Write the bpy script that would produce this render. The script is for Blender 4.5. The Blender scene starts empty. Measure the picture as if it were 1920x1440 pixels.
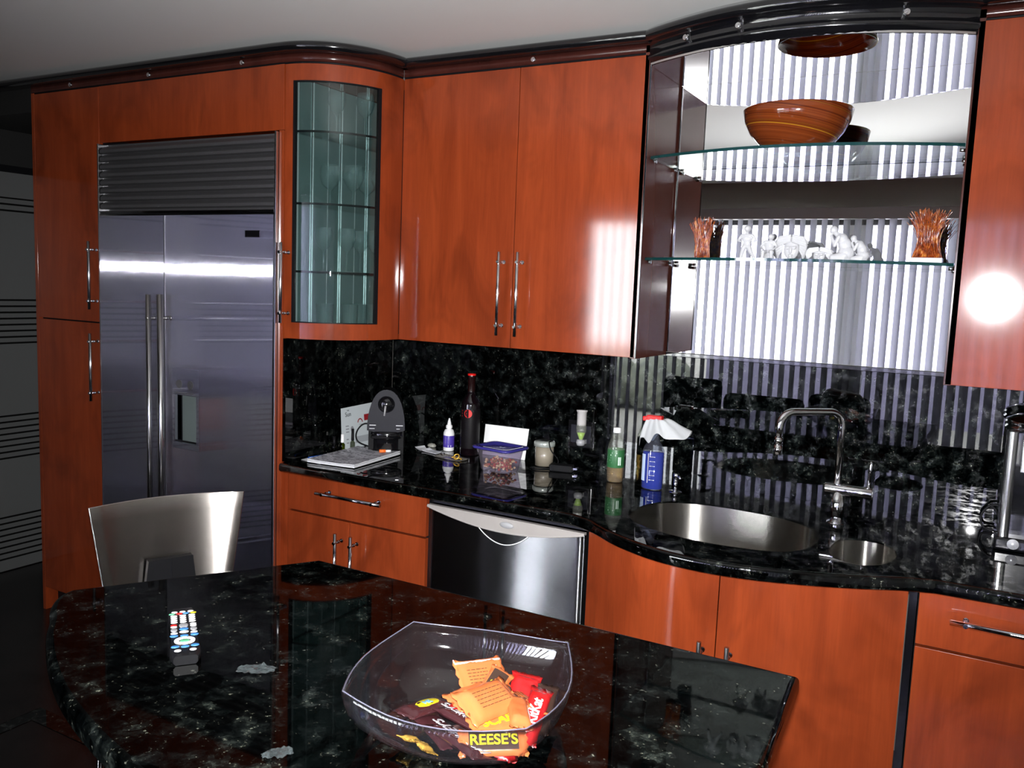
import bpy, bmesh, math, random
from mathutils import Vector, Matrix, geometry
random.seed(7)
C = bpy.context.scene.collection
PI = math.pi
V = Vector
ORG = {}

# ---------------------------------------------------------------- materials
def lin(r, g, b):
    f = lambda c: (c/255/12.92) if c/255 <= .04045 else ((c/255+.055)/1.055)**2.4
    return (f(r), f(g), f(b), 1)

def newmat(name):
    m = bpy.data.materials.new(name); m.use_nodes = True
    nt = m.node_tree; b = nt.nodes['Principled BSDF']
    return m, nt, b

def setp(b, **k):
    names = dict(col='Base Color', rough='Roughness', metal='Metallic', coat='Coat Weight', crough='Coat Roughness',
                 aniso='Anisotropic', ior='IOR', trans='Transmission Weight', spec='Specular IOR Level', sheen='Sheen Weight',
                 emis='Emission Color', estr='Emission Strength', alpha='Alpha', arot='Anisotropic Rotation', sss='Subsurface Weight')
    for a, v in k.items(): b.inputs[names[a]].default_value = v

def pm(name, col, rough=.5, metal=0, **k):
    m, nt, b = newmat(name)
    if len(col) == 3: col = (*col, 1)
    setp(b, col=col, rough=rough, metal=metal, **k)
    return m

def pos(nt, scale=(1, 1, 1), rot=(0, 0, 0)):
    g = nt.nodes.new('ShaderNodeNewGeometry'); mp = nt.nodes.new('ShaderNodeMapping')
    mp.inputs['Scale'].default_value = scale; mp.inputs['Rotation'].default_value = rot
    nt.links.new(g.outputs['Position'], mp.inputs['Vector']); return mp.outputs['Vector']

def noise(nt, vec, scale, detail=4, rough=.5, dist=0):
    n = nt.nodes.new('ShaderNodeTexNoise'); n.inputs['Scale'].default_value = scale
    n.inputs['Detail'].default_value = detail; n.inputs['Roughness'].default_value = rough
    n.inputs['Distortion'].default_value = dist
    nt.links.new(vec, n.inputs['Vector']); return n.outputs['Fac']

def ramp(nt, fac, stops, interp='LINEAR'):
    r = nt.nodes.new('ShaderNodeValToRGB'); r.color_ramp.interpolation = interp
    e = r.color_ramp.elements
    while len(e) < len(stops): e.new(.5)
    for i, (p, c) in enumerate(stops):
        e[i].position = p; e[i].color = c if len(c) == 4 else (*c, 1)
    nt.links.new(fac, r.inputs['Fac']); return r.outputs['Color']

def mix(nt, a, b, fac, mode='MIX'):
    m = nt.nodes.new('ShaderNodeMix'); m.data_type = 'RGBA'; m.blend_type = mode
    for s, v in ((m.inputs[6], a), (m.inputs[7], b), (m.inputs[0], fac)):
        if hasattr(v, 'node'): nt.links.new(v, s)
        else: s.default_value = v
    return m.outputs[2]

def cherry(name, c1, c2, c3, crough=.07, coat=1.0):
    m, nt, b = newmat(name)
    g = noise(nt, pos(nt, (9, 9, .9)), 1.6, 5, .6, .6)
    big = noise(nt, pos(nt, (2.2, 2.2, 1.1)), 2.2, 3, .55, 1.2)
    fine = noise(nt, pos(nt, (70, 70, 3)), 3, 3, .6)
    a = ramp(nt, g, [(.3, c1), (.7, c2)])
    a2 = mix(nt, a, c3, ramp(nt, big, [(.48, (0, 0, 0)), (.72, (.75, .75, .75))]))
    a3 = mix(nt, a2, ramp(nt, fine, [(.3, (.92, .91, .90)), (.7, (1.04, 1.04, 1.04))]), 1.0, 'MULTIPLY')
    nt.links.new(a3, b.inputs['Base Color'])
    setp(b, rough=.5, coat=coat, crough=crough, spec=.04)
    return m

def granite(name, scale=1.0, lift=1.0, coat=1.0, cr=.012):
    m, nt, b = newmat(name)
    p = pos(nt, (1, 1, 1))
    wob = nt.nodes.new('ShaderNodeTexNoise'); wob.inputs['Scale'].default_value = 14*scale; wob.inputs['Detail'].default_value = 3
    nt.links.new(p, wob.inputs['Vector'])
    add = nt.nodes.new('ShaderNodeVectorMath'); add.operation = 'MULTIPLY_ADD'
    add.inputs[1].default_value = (.09, .09, .09)
    nt.links.new(wob.outputs['Color'], add.inputs[0]); nt.links.new(p, add.inputs[2])
    v = nt.nodes.new('ShaderNodeTexVoronoi'); v.inputs['Scale'].default_value = 34*scale; v.inputs['Randomness'].default_value = 1
    nt.links.new(add.outputs[0], v.inputs['Vector'])
    ve = nt.nodes.new('ShaderNodeTexVoronoi'); ve.feature = 'DISTANCE_TO_EDGE'; ve.inputs['Scale'].default_value = 34*scale
    nt.links.new(add.outputs[0], ve.inputs['Vector'])
    n1 = noise(nt, p, 24*scale, 6, .72, .15)
    n2 = noise(nt, p, 130*scale, 3, .6)
    n3 = noise(nt, p, 5*scale, 2, .5)
    L = lift
    base = ramp(nt, n1, [(.44, (.0003, .0005, .0006)), (.56, (.0016*L, .0021*L, .0022*L)), (.66, (.010*L, .012*L, .0115*L)), (.80, (.05*L, .052*L, .046*L))])
    cell = nt.nodes.new('ShaderNodeSeparateColor'); nt.links.new(v.outputs['Color'], cell.inputs[0])
    dark = ramp(nt, cell.outputs[0], [(.35, (.25, .25, .25)), (.8, (1.25, 1.25, 1.2))])
    b1 = mix(nt, base, dark, 1.0, 'MULTIPLY')
    fl = ramp(nt, n2, [(.62, (0, 0, 0)), (.74, (1, 1, 1))])
    gate = ramp(nt, n1, [(.5, (0, 0, 0)), (.62, (1, 1, 1))])
    flk = mix(nt, fl, gate, 1.0, 'MULTIPLY')
    b2 = mix(nt, b1, (.13*L, .135*L, .11*L, 1), flk)
    big = ramp(nt, n3, [(.3, (.55, .55, .6)), (.7, (1.2, 1.2, 1.1))])
    b3 = mix(nt, b2, big, 1.0, 'MULTIPLY')
    nt.links.new(b3, b.inputs['Base Color'])
    setp(b, rough=.24, coat=coat, crough=cr, spec=0)
    if coat == 1.0:
        cryst = mix(nt, ramp(nt, n1, [(.50, (0, 0, 0)), (.70, (.42, .42, .42))]), ramp(nt, cell.outputs[1], [(.35, (.1, .1, .1)), (.9, (1, 1, 1))]), 1.0, 'MULTIPLY')
        nt.links.new(cryst, b.inputs['Specular IOR Level'])
    return m

def steel(name, col, spread, k, rough=.1):
    """brushed metal: hairline grain tips the normal at random along one axis"""
    m, nt, b = newmat(name)
    setp(b, col=(*col, 1), rough=rough, metal=1.0)
    g = nt.nodes.new('ShaderNodeNewGeometry')
    sc_ = nt.nodes.new('ShaderNodeVectorMath'); sc_.operation = 'SCALE'; sc_.inputs['Scale'].default_value = 9173.0
    nt.links.new(g.outputs['Position'], sc_.inputs[0])
    w = nt.nodes.new('ShaderNodeTexWhiteNoise'); w.noise_dimensions = '3D'; nt.links.new(sc_.outputs[0], w.inputs['Vector'])
    sp_ = nt.nodes.new('ShaderNodeSeparateColor'); nt.links.new(w.outputs['Color'], sp_.inputs[0])
    a = nt.nodes.new('ShaderNodeMath'); a.operation = 'SUBTRACT'; nt.links.new(sp_.outputs[0], a.inputs[0]); nt.links.new(sp_.outputs[1], a.inputs[1])
    cu = nt.nodes.new('ShaderNodeMath'); cu.operation = 'MULTIPLY'; cu.inputs[1].default_value = k; nt.links.new(a.outputs[0], cu.inputs[0])
    v = nt.nodes.new('ShaderNodeVectorMath'); v.operation = 'SCALE'; v.inputs[0].default_value = spread; nt.links.new(cu.outputs[0], v.inputs['Scale'])
    ad = nt.nodes.new('ShaderNodeVectorMath'); ad.operation = 'ADD'; nt.links.new(g.outputs['Normal'], ad.inputs[0]); nt.links.new(v.outputs[0], ad.inputs[1])
    no = nt.nodes.new('ShaderNodeVectorMath'); no.operation = 'NORMALIZE'; nt.links.new(ad.outputs[0], no.inputs[0])
    nt.links.new(no.outputs[0], b.inputs['Normal'])
    return m

def thin_glass(name, tint, ior=1.45, rough=0.0, gcol=(1, 1, 1), haze=0.0, hcol=(1, 1, 1)):
    m = bpy.data.materials.new(name); m.use_nodes = True; nt = m.node_tree; nt.nodes.clear()
    out = nt.nodes.new('ShaderNodeOutputMaterial'); tr = nt.nodes.new('ShaderNodeBsdfTransparent')
    gl = nt.nodes.new('ShaderNodeBsdfGlossy'); mx = nt.nodes.new('ShaderNodeMixShader'); fr = nt.nodes.new('ShaderNodeLayerWeight'); fr.inputs['Blend'].default_value = .5
    tr.inputs[0].default_value = (*tint, 1); gl.inputs['Color'].default_value = (*gcol, 1); gl.inputs['Roughness'].default_value = rough
    r0 = ((ior-1)/(ior+1))**2
    pw = nt.nodes.new('ShaderNodeMath'); pw.operation = 'POWER'; pw.inputs[1].default_value = 5; nt.links.new(fr.outputs['Facing'], pw.inputs[0])
    ma = nt.nodes.new('ShaderNodeMath'); ma.operation = 'MULTIPLY_ADD'; ma.inputs[1].default_value = 1-r0; ma.inputs[2].default_value = r0; nt.links.new(pw.outputs[0], ma.inputs[0])
    nt.links.new(ma.outputs[0], mx.inputs[0]); nt.links.new(tr.outputs[0], mx.inputs[1]); nt.links.new(gl.outputs[0], mx.inputs[2])
    last = mx.outputs[0]
    if haze:
        df = nt.nodes.new('ShaderNodeBsdfDiffuse'); df.inputs[0].default_value = (*hcol, 1)
        m2 = nt.nodes.new('ShaderNodeMixShader'); m2.inputs[0].default_value = haze
        nt.links.new(last, m2.inputs[1]); nt.links.new(df.outputs[0], m2.inputs[2]); last = m2.outputs[0]
    nt.links.new(last, out.inputs[0]); return m

M = {}
M['cherry'] = cherry('cherry_veneer', (.250, .042, .011, 1), (.180, .028, .0075, 1), (.115, .018, .005, 1), crough=.072)
M['mahog'] = cherry('dark_mahogany', (.055, .014, .010, 1), (.038, .010, .008, 1), (.03, .008, .006, 1), crough=.12)
M['darkpanel'] = pm('dark_brown_laminate', (.075, .022, .016), .38, coat=.6, crough=.14, spec=0)
M['granite'] = granite('polished_black_granite', 1.0, 1.7)
M['granite_top'] = granite('polished_black_granite_island', .9, 1.7, .5, .03)
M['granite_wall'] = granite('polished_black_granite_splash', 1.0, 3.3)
M['black'] = pm('gloss_black', (.004, .004, .005), .12, coat=1.0, crough=.03)
M['blackm'] = pm('matte_black', (.005, .005, .006), .5, spec=.12)
M['leather'] = pm('black_leather', (.002, .002, .003), .9, spec=.0)
M['fridge'] = steel('brushed_steel_vertical', (.52, .515, .61), (1, 0, 0), 2.6, .035)
M['dwsteel'] = steel('brushed_steel_horizontal', (.27, .27, .285), (0, 0, 1), 1.1, .10)
M['chairsteel'] = steel('brushed_steel_chair', (.50, .46, .43), (0, 0, 1), .55, .13)
M['sinksteel'] = steel('sink_steel', (.34, .325, .30), (0, 0, 1), .8, .15)
M['trimsteel'] = pm('satin_steel_trim', (.75, .75, .76), .22, 1)
M['grille'] = pm('grey_grille_metal', (.13, .128, .135), .45, .7)
M['chrome'] = pm('chrome', (.86, .86, .88), .05, 1)
M['darkchrome'] = pm('dark_chrome', (.45, .45, .47), .1, 1)
M['satin'] = pm('satin_handle_steel', (.8, .8, .8), .18, 1)
M['mirror'] = pm('silvered_mirror', (.93, .93, .93), .0, 1)
M['shelfglass'] = thin_glass('clear_shelf_glass', (.93, .98, .96), 1.5)
M['glassedge'] = pm('green_glass_edge', (.004, .03, .03), .05, coat=1)
M['pane'] = thin_glass('display_pane', (.82, .90, .89), 1.5, .0)
M['stemglass'] = thin_glass('drinking_glass', (.93, .96, .96), 1.6, .02, haze=.10, hcol=(.35, .42, .42))
M['acrylic'] = thin_glass('clear_acrylic', (.96, .96, .98), 1.42, .02, haze=.0025, hcol=(.8, .8, .9))
M['acryledge'] = thin_glass('acrylic_rim', (.55, .55, .65), 1.6, .1, haze=.14, hcol=(.5, .5, .65))
M['teal'] = pm('teal_mirror_strip', (.20, .26, .26), .22, .45, coat=.5)
M['ceiling'] = pm('ceiling_paint', (.62, .63, .62), .8)
M['wallp'] = pm('warm_grey_wall', (.30, .29, .26), .8)
M['wallblack'] = pm('dark_wall', (.010, .010, .010), .6)
M['white'] = pm('white_plastic', (.8, .8, .8), .35)
M['paper'] = pm('white_paper', (.72, .73, .76), .7)
M['ink'] = pm('black_ink', (.02, .02, .025), .6)
M['greyink'] = pm('grey_ink', (.2, .2, .22), .6)
M['red'] = pm('red_plastic', (.6, .01, .008), .3)
M['redfoil'] = pm('red_wrapper', (.36, .007, .008), .25, coat=.6)
M['orfoil'] = pm('orange_wrapper', (.42, .105, .030), .28, coat=.6)
M['brfoil'] = pm('brown_wrapper', (.035, .010, .012), .22, coat=.8)
M['brown'] = pm('brown_print', (.03, .015, .010), .35)
M['yellow'] = pm('yellow_print', (.5, .42, .01), .35)
M['gold'] = pm('gold_foil', (.85, .5, .08), .25, .6)
M['silver'] = pm('silver_print', (.65, .65, .68), .3, .5)
M['whitepr'] = pm('white_print', (.85, .85, .85), .4)
M['dkred'] = pm('dark_red_print', (.25, .01, .015), .5)
M['blue'] = pm('blue_button', (.05, .2, .5), .4)
M['green'] = pm('green_button', (.1, .4, .2), .4)
M['grey'] = pm('grey_plastic', (.3, .3, .31), .4)
M['dkgrey'] = pm('dark_grey_plastic', (.012, .012, .018), .5, spec=.2)
M['taupe'] = pm('taupe_panel', (.36, .33, .31), .4, .3)
M['frost'] = thin_glass('frosted', (0, 0, 0), 1.45, .3)
M['figure'] = pm('frosted_crystal', (.36, .36, .38), .35, coat=.6)

def figmat():
    m, nt, b = newmat('frosted_crystal'); setp(b, col=(.66, .66, .68, 1), rough=.3, coat=.6)
    out = nt.nodes['Material Output']; tl = nt.nodes.new('ShaderNodeBsdfTranslucent'); tl.inputs[0].default_value = (.8, .8, .83, 1)
    mx = nt.nodes.new('ShaderNodeMixShader'); mx.inputs[0].default_value = .4
    nt.links.new(b.outputs[0], mx.inputs[1]); nt.links.new(tl.outputs[0], mx.inputs[2]); nt.links.new(mx.outputs[0], out.inputs['Surface']); return m
M['figure'] = figmat()

def coralmat():
    m, nt, b = newmat('amber_glass_threads')
    n = noise(nt, pos(nt), 60, 3, .6)
    c = ramp(nt, n, [(.35, (.08, .011, .003)), (.55, (.34, .062, .010)), (.7, (.6, .24, .04))])
    nt.links.new(c, b.inputs['Base Color']); setp(b, rough=.15, coat=1); return m
M['coral'] = coralmat()

def bowlmat():
    m, nt, b = newmat('striped_amber_glass')
    p = pos(nt, (1, 1, 1), (.05, -.16, 0))
    s = nt.nodes.new('ShaderNodeSeparateXYZ'); nt.links.new(p, s.inputs[0])
    mp = nt.nodes.new('ShaderNodeCombineXYZ'); nt.links.new(s.outputs[2], mp.inputs[2])
    n = noise(nt, mp.outputs[0], 75, 4, .65)
    c = ramp(nt, n, [(.38, (.09, .014, .005)), (.5, (.26, .055, .012)), (.56, (.13, .022, .006)), (.60, (.62, .30, .02)), (.635, (.20, .038, .008))])
    nt.links.new(c, b.inputs['Base Color']); setp(b, rough=.12, coat=1, crough=.02)
    out = nt.nodes['Material Output']; tl = nt.nodes.new('ShaderNodeBsdfTranslucent'); mx = nt.nodes.new('ShaderNodeMixShader'); mx.inputs[0].default_value = .4
    c2 = mix(nt, c, (1.5, 2.2, 1.5, 1), 1.0, 'MULTIPLY'); nt.links.new(c2, tl.inputs[0])
    nt.links.new(b.outputs[0], mx.inputs[1]); nt.links.new(tl.outputs[0], mx.inputs[2]); nt.links.new(mx.outputs[0], out.inputs['Surface']); return m
M['amber'] = bowlmat()

def frostmat():
    m, nt, b = newmat('frosted_striped_glass')
    g = nt.nodes.new('ShaderNodeNewGeometry'); s = nt.nodes.new('ShaderNodeSeparateXYZ'); nt.links.new(g.outputs['Position'], s.inputs[0])
    def band(z0, z1, period):
        mul = nt.nodes.new('ShaderNodeMath'); mul.operation = 'MULTIPLY'; mul.inputs[1].default_value = 1/period
        nt.links.new(s.outputs[2], mul.inputs[0])
        fr = nt.nodes.new('ShaderNodeMath'); fr.operation = 'FRACT'; nt.links.new(mul.outputs[0], fr.inputs[0])
        lt = nt.nodes.new('ShaderNodeMath'); lt.operation = 'LESS_THAN'; lt.inputs[1].default_value = .3; nt.links.new(fr.outputs[0], lt.inputs[0])
        a = nt.nodes.new('ShaderNodeMath'); a.operation = 'GREATER_THAN'; a.inputs[1].default_value = z0; nt.links.new(s.outputs[2], a.inputs[0])
        c = nt.nodes.new('ShaderNodeMath'); c.operation = 'LESS_THAN'; c.inputs[1].default_value = z1; nt.links.new(s.outputs[2], c.inputs[0])
        m1 = nt.nodes.new('ShaderNodeMath'); m1.operation = 'MULTIPLY'; nt.links.new(a.outputs[0], m1.inputs[0]); nt.links.new(c.outputs[0], m1.inputs[1])
        m2 = nt.nodes.new('ShaderNodeMath'); m2.operation = 'MULTIPLY'; nt.links.new(m1.outputs[0], m2.inputs[0]); nt.links.new(lt.outputs[0], m2.inputs[1])
        return m2.outputs[0]
    tot = None
    for z0, z1, p in BANDS:
        o = band(z0, z1, p)
        if tot is None: tot = o
        else:
            mx = nt.nodes.new('ShaderNodeMath'); mx.operation = 'MAXIMUM'; nt.links.new(tot, mx.inputs[0]); nt.links.new(o, mx.inputs[1]); tot = mx.outputs[0]
    c = mix(nt, (.105, .108, .108, 1), (.003, .003, .003, 1), tot)
    nt.links.new(c, b.inputs['Base Color']); setp(b, rough=.35); return m
BANDS = [(1.87, 1.96, .032), (1.19, 1.46, .0318), (.60, .85, .0318), (.06, .30, .032)]
M['frostpanel'] = frostmat()

def blindmat():
    m = bpy.data.materials.new('blind_fabric'); m.use_nodes = True; nt = m.node_tree; nt.nodes.clear()
    out = nt.nodes.new('ShaderNodeOutputMaterial'); d = nt.nodes.new('ShaderNodeBsdfDiffuse'); t = nt.nodes.new('ShaderNodeBsdfTranslucent')
    x = nt.nodes.new('ShaderNodeMixShader'); x.inputs[0].default_value = .17
    d.inputs[0].default_value = (.25, .25, .26, 1); t.inputs[0].default_value = (.6, .6, .68, 1)
    nt.links.new(d.outputs[0], x.inputs[1]); nt.links.new(t.outputs[0], x.inputs[2]); nt.links.new(x.outputs[0], out.inputs[0]); return m
M['blind'] = blindmat()

def newsmat():
    m, nt, b = newmat('printed_newspaper')
    tc = nt.nodes.new('ShaderNodeTexCoord')
    br = nt.nodes.new('ShaderNodeTexBrick'); br.inputs['Scale'].default_value = 26
    br.inputs['Color1'].default_value = (.50, .50, .55, 1); br.inputs['Color2'].default_value = (.02, .02, .03, 1)
    br.inputs['Mortar'].default_value = (.5, .5, .54, 1); br.inputs['Mortar Size'].default_value = .03; br.inputs['Bias'].default_value = -.35; br.inputs['Brick Width'].default_value = .9; br.inputs['Row Height'].default_value = .5
    nt.links.new(tc.outputs['Object'], br.inputs['Vector'])
    n = nt.nodes.new('ShaderNodeTexNoise'); n.inputs['Scale'].default_value = 260; nt.links.new(tc.outputs['Object'], n.inputs['Vector'])
    bl = nt.nodes.new('ShaderNodeTexNoise'); bl.inputs['Scale'].default_value = 85; bl.inputs['Detail'].default_value = 2; nt.links.new(tc.outputs['Object'], bl.inputs['Vector'])
    c0 = mix(nt, br.outputs['Color'], (.03, .025, .04, 1), ramp(nt, bl.outputs['Fac'], [(.56, (0, 0, 0)), (.62, (.8, .8, .8))]))
    c = mix(nt, c0, (.12, .11, .13, 1), ramp(nt, n.outputs['Fac'], [(.55, (0, 0, 0)), (.66, (.45, .45, .45))]))
    nt.links.new(c, b.inputs['Base Color']); setp(b, rough=.6); return m
M['news'] = newsmat()

def floormat():
    m, nt, b = newmat('dark_floor_tile')
    n = noise(nt, pos(nt), 8, 5, .6)
    c = ramp(nt, n, [(.3, (.004, .0035, .0035)), (.7, (.012, .009, .009))])
    nt.links.new(c, b.inputs['Base Color']); setp(b, rough=.25); return m
M['floor'] = floormat()
M['inlay'] = granite('floor_granite_inlay', 1.2, 3.0)

def hedgemat():
    m, nt, b = newmat('hedge_leaves')
    n = noise(nt, pos(nt), 9, 5, .7)
    c = ramp(nt, n, [(.35, (.10, .11, .10)), (.6, (.24, .26, .19)), (.75, (.42, .42, .36))])
    nt.links.new(c, b.inputs['Base Color']); setp(b, rough=.8); return m
M['hedge'] = hedgemat()

# ---------------------------------------------------------------- mesh builder
class MB:
    def __init__(s): s.v = []; s.f = []; s.mi = []; s.sm = []
    def add(s, vs, fs, mi=0, sm=False):
        o = len(s.v); s.v += [tuple(x) for x in vs]
        for f in fs: s.f.append(tuple(i+o for i in f)); s.mi.append(mi); s.sm.append(sm)
        return s
    def box(s, x0, x1, y0, y1, z0, z1, mi=0, mat=None):
        vs = [V((x, y, z)) for x in (x0, x1) for y in (y0, y1) for z in (z0, z1)]
        if mat: vs = [mat @ v for v in vs]
        return s.add(vs, [(0, 1, 3, 2), (4, 6, 7, 5), (0, 4, 5, 1), (2, 3, 7, 6), (0, 2, 6, 4), (1, 5, 7, 3)], mi)
    def cyl(s, p0, p1, r0, r1=None, n=20, mi=0, caps=True, sm=True):
        r1 = r0 if r1 is None else r1; p0, p1 = V(p0), V(p1); d = (p1-p0).normalized()
        a = V((0, 0, 1)) if abs(d.z) < .9 else V((1, 0, 0)); u = d.cross(a).normalized(); w = d.cross(u)
        vs = []
        for p, r in ((p0, r0), (p1, r1)):
            vs += [p + (u*math.cos(2*PI*i/n) + w*math.sin(2*PI*i/n))*r for i in range(n)]
        s.add(vs, [(i, i+n, (i+1) % n+n, (i+1) % n) for i in range(n)], mi, sm)
        if caps:
            o = len(s.v)-2*n
            s.f.append(tuple(o+i for i in range(n))); s.mi.append(mi); s.sm.append(False)
            s.f.append(tuple(o+n+i for i in reversed(range(n)))); s.mi.append(mi); s.sm.append(False)
        return s
    def lathe(s, prof, c=(0, 0, 0), n=32, mi=0, sm=True, sx=1, sy=1):
        cx, cy, cz = c; vs = []
        for r, z in prof:
            vs += [(cx+r*sx*math.cos(2*PI*i/n), cy+r*sy*math.sin(2*PI*i/n), cz+z) for i in range(n)]
        fs = [(k*n+i, k*n+(i+1) % n, (k+1)*n+(i+1) % n, (k+1)*n+i) for k in range(len(prof)-1) for i in range(n)]
        return s.add(vs, fs, mi, sm)
    def tube(s, path, r, n=12, mi=0, caps=True):
        P = [V(p) for p in path]; R = r if isinstance(r, (list, tuple)) else [r]*len(P)
        t0 = (P[1]-P[0]).normalized(); a = V((0, 0, 1)) if abs(t0.z) < .9 else V((1, 0, 0)); u = t0.cross(a).normalized()
        vs = []
        for k, p in enumerate(P):
            t = ((P[min(k+1, len(P)-1)]-P[max(k-1, 0)])).normalized()
            u = (u - t*u.dot(t)).normalized(); w = t.cross(u)
            vs += [p+(u*math.cos(2*PI*i/n)+w*math.sin(2*PI*i/n))*R[k] for i in range(n)]
        fs = [(k*n+i, (k+1)*n+i, (k+1)*n+(i+1) % n, k*n+(i+1) % n) for k in range(len(P)-1) for i in range(n)]
        s.add(vs, fs, mi, True)
        if caps:
            o = len(s.v)-len(vs)
            s.f.append(tuple(o+i for i in range(n))); s.mi.append(mi); s.sm.append(False)
            o2 = len(s.v)-n
            s.f.append(tuple(o2+i for i in reversed(range(n)))); s.mi.append(mi); s.sm.append(False)
        return s
    def prism(s, poly, z0, z1, mi=0, holes=(), axis='z', smside=False, mis=None, mit=None):
        """extrude polygon [(a,b)] between z0 and z1; axis z: (x,y,z); axis y: poly=(x,z), extrude y"""
        f = (lambda a, b, c: (a, b, c)) if axis == 'z' else ((lambda a, b, c: (a, c, b)) if axis == 'y' else (lambda a, b, c: (c, a, b)))
        loops = [list(poly)]+[list(h) for h in holes]
        tris = geometry.tessellate_polygon([[V((a, b, 0)) for a, b in l] for l in loops])
        flat = [p for l in loops for p in l]; n = len(flat)
        vs = [f(a, b, z0) for a, b in flat]+[f(a, b, z1) for a, b in flat]
        o = len(s.v); s.v += vs
        mt = mi if mit is None else mit; ms = mi if mis is None else mis
        for t in tris:
            s.f.append(tuple(o+i for i in t)); s.mi.append(mi); s.sm.append(False)
            s.f.append(tuple(o+n+i for i in reversed(t))); s.mi.append(mt); s.sm.append(False)
        k = 0
        vs2 = []
        for l in loops:
            m = len(l)
            o2 = len(s.v); s.v += [f(a, b, z0) for a, b in l]+[f(a, b, z1) for a, b in l]
            for i in range(m):
                j = (i+1) % m
                s.f.append((o2+i, o2+j, o2+m+j, o2+m+i)); s.mi.append(ms); s.sm.append(smside)
        return s
    def grid(s, rows, mi=0, sm=True, close=False):
        m = len(rows[0]); vs = [p for r in rows for p in r]; fs = []
        for k in range(len(rows)-1):
            for i in range(m if close else m-1):
                fs.append((k*m+i, k*m+(i+1) % m, (k+1)*m+(i+1) % m, (k+1)*m+i))
        return s.add(vs, fs, mi, sm)
    def xf(s, mat):
        s.v = [tuple(mat @ V(v)) for v in s.v]; return s

def link_mesh(name, mb, mats, org):
    me = bpy.data.meshes.new(name)
    me.from_pydata([(V(v)-org)[:] for v in mb.v], [], mb.f); me.validate()
    mats = mats if isinstance(mats, (list, tuple)) else [mats]
    for m in mats: me.materials.append(m)
    if len(me.polygons) == len(mb.f):
        for p, mi, sm in zip(me.polygons, mb.mi, mb.sm): p.material_index = mi; p.use_smooth = sm
    bm = bmesh.new(); bm.from_mesh(me); bmesh.ops.recalc_face_normals(bm, faces=bm.faces); bm.to_mesh(me); bm.free()
    o = bpy.data.objects.new(name, me); C.objects.link(o); return o

def bev(o, w, seg=2, ang=35):
    m = o.modifiers.new('bevel', 'BEVEL'); m.width = w; m.segments = seg; m.limit_method = 'ANGLE'; m.angle_limit = math.radians(ang); m.harden_normals = False
    return o
def sub(o, l=1):
    m = o.modifiers.new('sub', 'SUBSURF'); m.levels = l; m.render_levels = l
    for p in o.data.polygons: p.use_smooth = True
    return o

def tag(o, label=None, cat=None, group=None, kind=None):
    if label: o['label'] = label
    if cat: o['category'] = cat
    if group: o['group'] = group
    if kind: o['kind'] = kind
    return o
def thing(name, label, cat, loc=(0, 0, 0), rz=0, group=None):
    o = bpy.data.objects.new(name, None); C.objects.link(o); o.location = loc; o.rotation_euler = (0, 0, rz)
    o.empty_display_size = .05
    ORG[o.name] = V(loc); tag(o, label, cat, group); return o
def part(name, mb, mat, parent, local=False, bevel=0, label=None, smooth_sub=0):
    """world-coordinate mesh (or local=True) parented under a thing or a part"""
    org = V((0, 0, 0)) if local else ORG[parent.name]
    o = link_mesh(name, mb, mat, org); o.parent = parent; ORG[o.name] = org
    if bevel: bev(o, bevel)
    if smooth_sub: sub(o, smooth_sub)
    if label: o['label'] = label
    return o
def top(name, mb, mat, org, label, cat, group=None, bevel=0, local=False, rz=0):
    o = link_mesh(name, mb, mat, V((0, 0, 0)) if local else V(org)); o.location = org; ORG[o.name] = V((0, 0, 0)) if local else V(org)
    o.rotation_euler = (0, 0, rz)
    tag(o, label, cat, group)
    if bevel: bev(o, bevel)
    return o
def struct(name, mb, mat, parent=None, bevel=0):
    org = V((0, 0, 0))
    o = link_mesh(name, mb, mat, org); ORG[o.name] = org
    if parent: o.parent = parent
    else: o['kind'] = 'structure'
    if bevel: bev(o, bevel)
    return o
def textmesh(name, s, size, mtx, mat, parent, extrude=.0002, align='CENTER', bold=0.0):
    cu = bpy.data.curves.new(name, 'FONT'); cu.body = s; cu.size = size; cu.extrude = extrude; cu.align_x = align; cu.align_y = 'CENTER'; cu.offset = bold
    to = bpy.data.objects.new(name+'_t', cu); C.objects.link(to)
    dg = bpy.context.evaluated_depsgraph_get(); me = bpy.data.meshes.new_from_object(to.evaluated_get(dg)); me.name = name
    bpy.data.objects.remove(to); bpy.data.curves.remove(cu)
    me.transform(mtx); me.materials.clear(); me.materials.append(mat)
    o = bpy.data.objects.new(name, me); C.objects.link(o); o.parent = parent; ORG[o.name] = V((0, 0, 0)); return o
def frame(o, xax, zax):
    """matrix with origin o, local x along xax, local z along zax"""
    x = V(xax).normalized(); z = V(zax).normalized(); y = z.cross(x).normalized(); x = y.cross(z)
    m = Matrix((x, y, z)).transposed().to_4x4(); m.translation = V(o); return m
def catmull(pts, n=8, closed=False):
    P = [V(p) for p in pts]; out = []; N = len(P)
    rng = range(N if closed else N-1)
    for i in rng:
        g = (lambda k: P[k % N]) if closed else (lambda k: P[max(0, min(N-1, k))])
        a, b, c, d = g(i-1), g(i), g(i+1), g(i+2)
        for k in range(n):
            t = k/n; out.append(.5*((2*b)+(-a+c)*t+(2*a-5*b+4*c-d)*t*t+(-a+3*b-3*c+d)*t**3))
    if not closed: out.append(P[-1])
    return out
def offset_poly(poly, d):
    """inward offset (positive d) of a CCW polygon"""
    n = len(poly); out = []
    for i in range(n):
        p0, p1, p2 = V(poly[i-1]), V(poly[i]), V(poly[(i+1) % n])
        e1 = (p1-p0).normalized(); e2 = (p2-p1).normalized()
        n1 = V((-e1.y, e1.x)); n2 = V((-e2.y, e2.x)); b = (n1+n2)
        b = b.normalized() if b.length > 1e-6 else n1
        k = max(.4, b.dot(n1)); out.append(tuple(p1+b*d/k))
    return out
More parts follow.
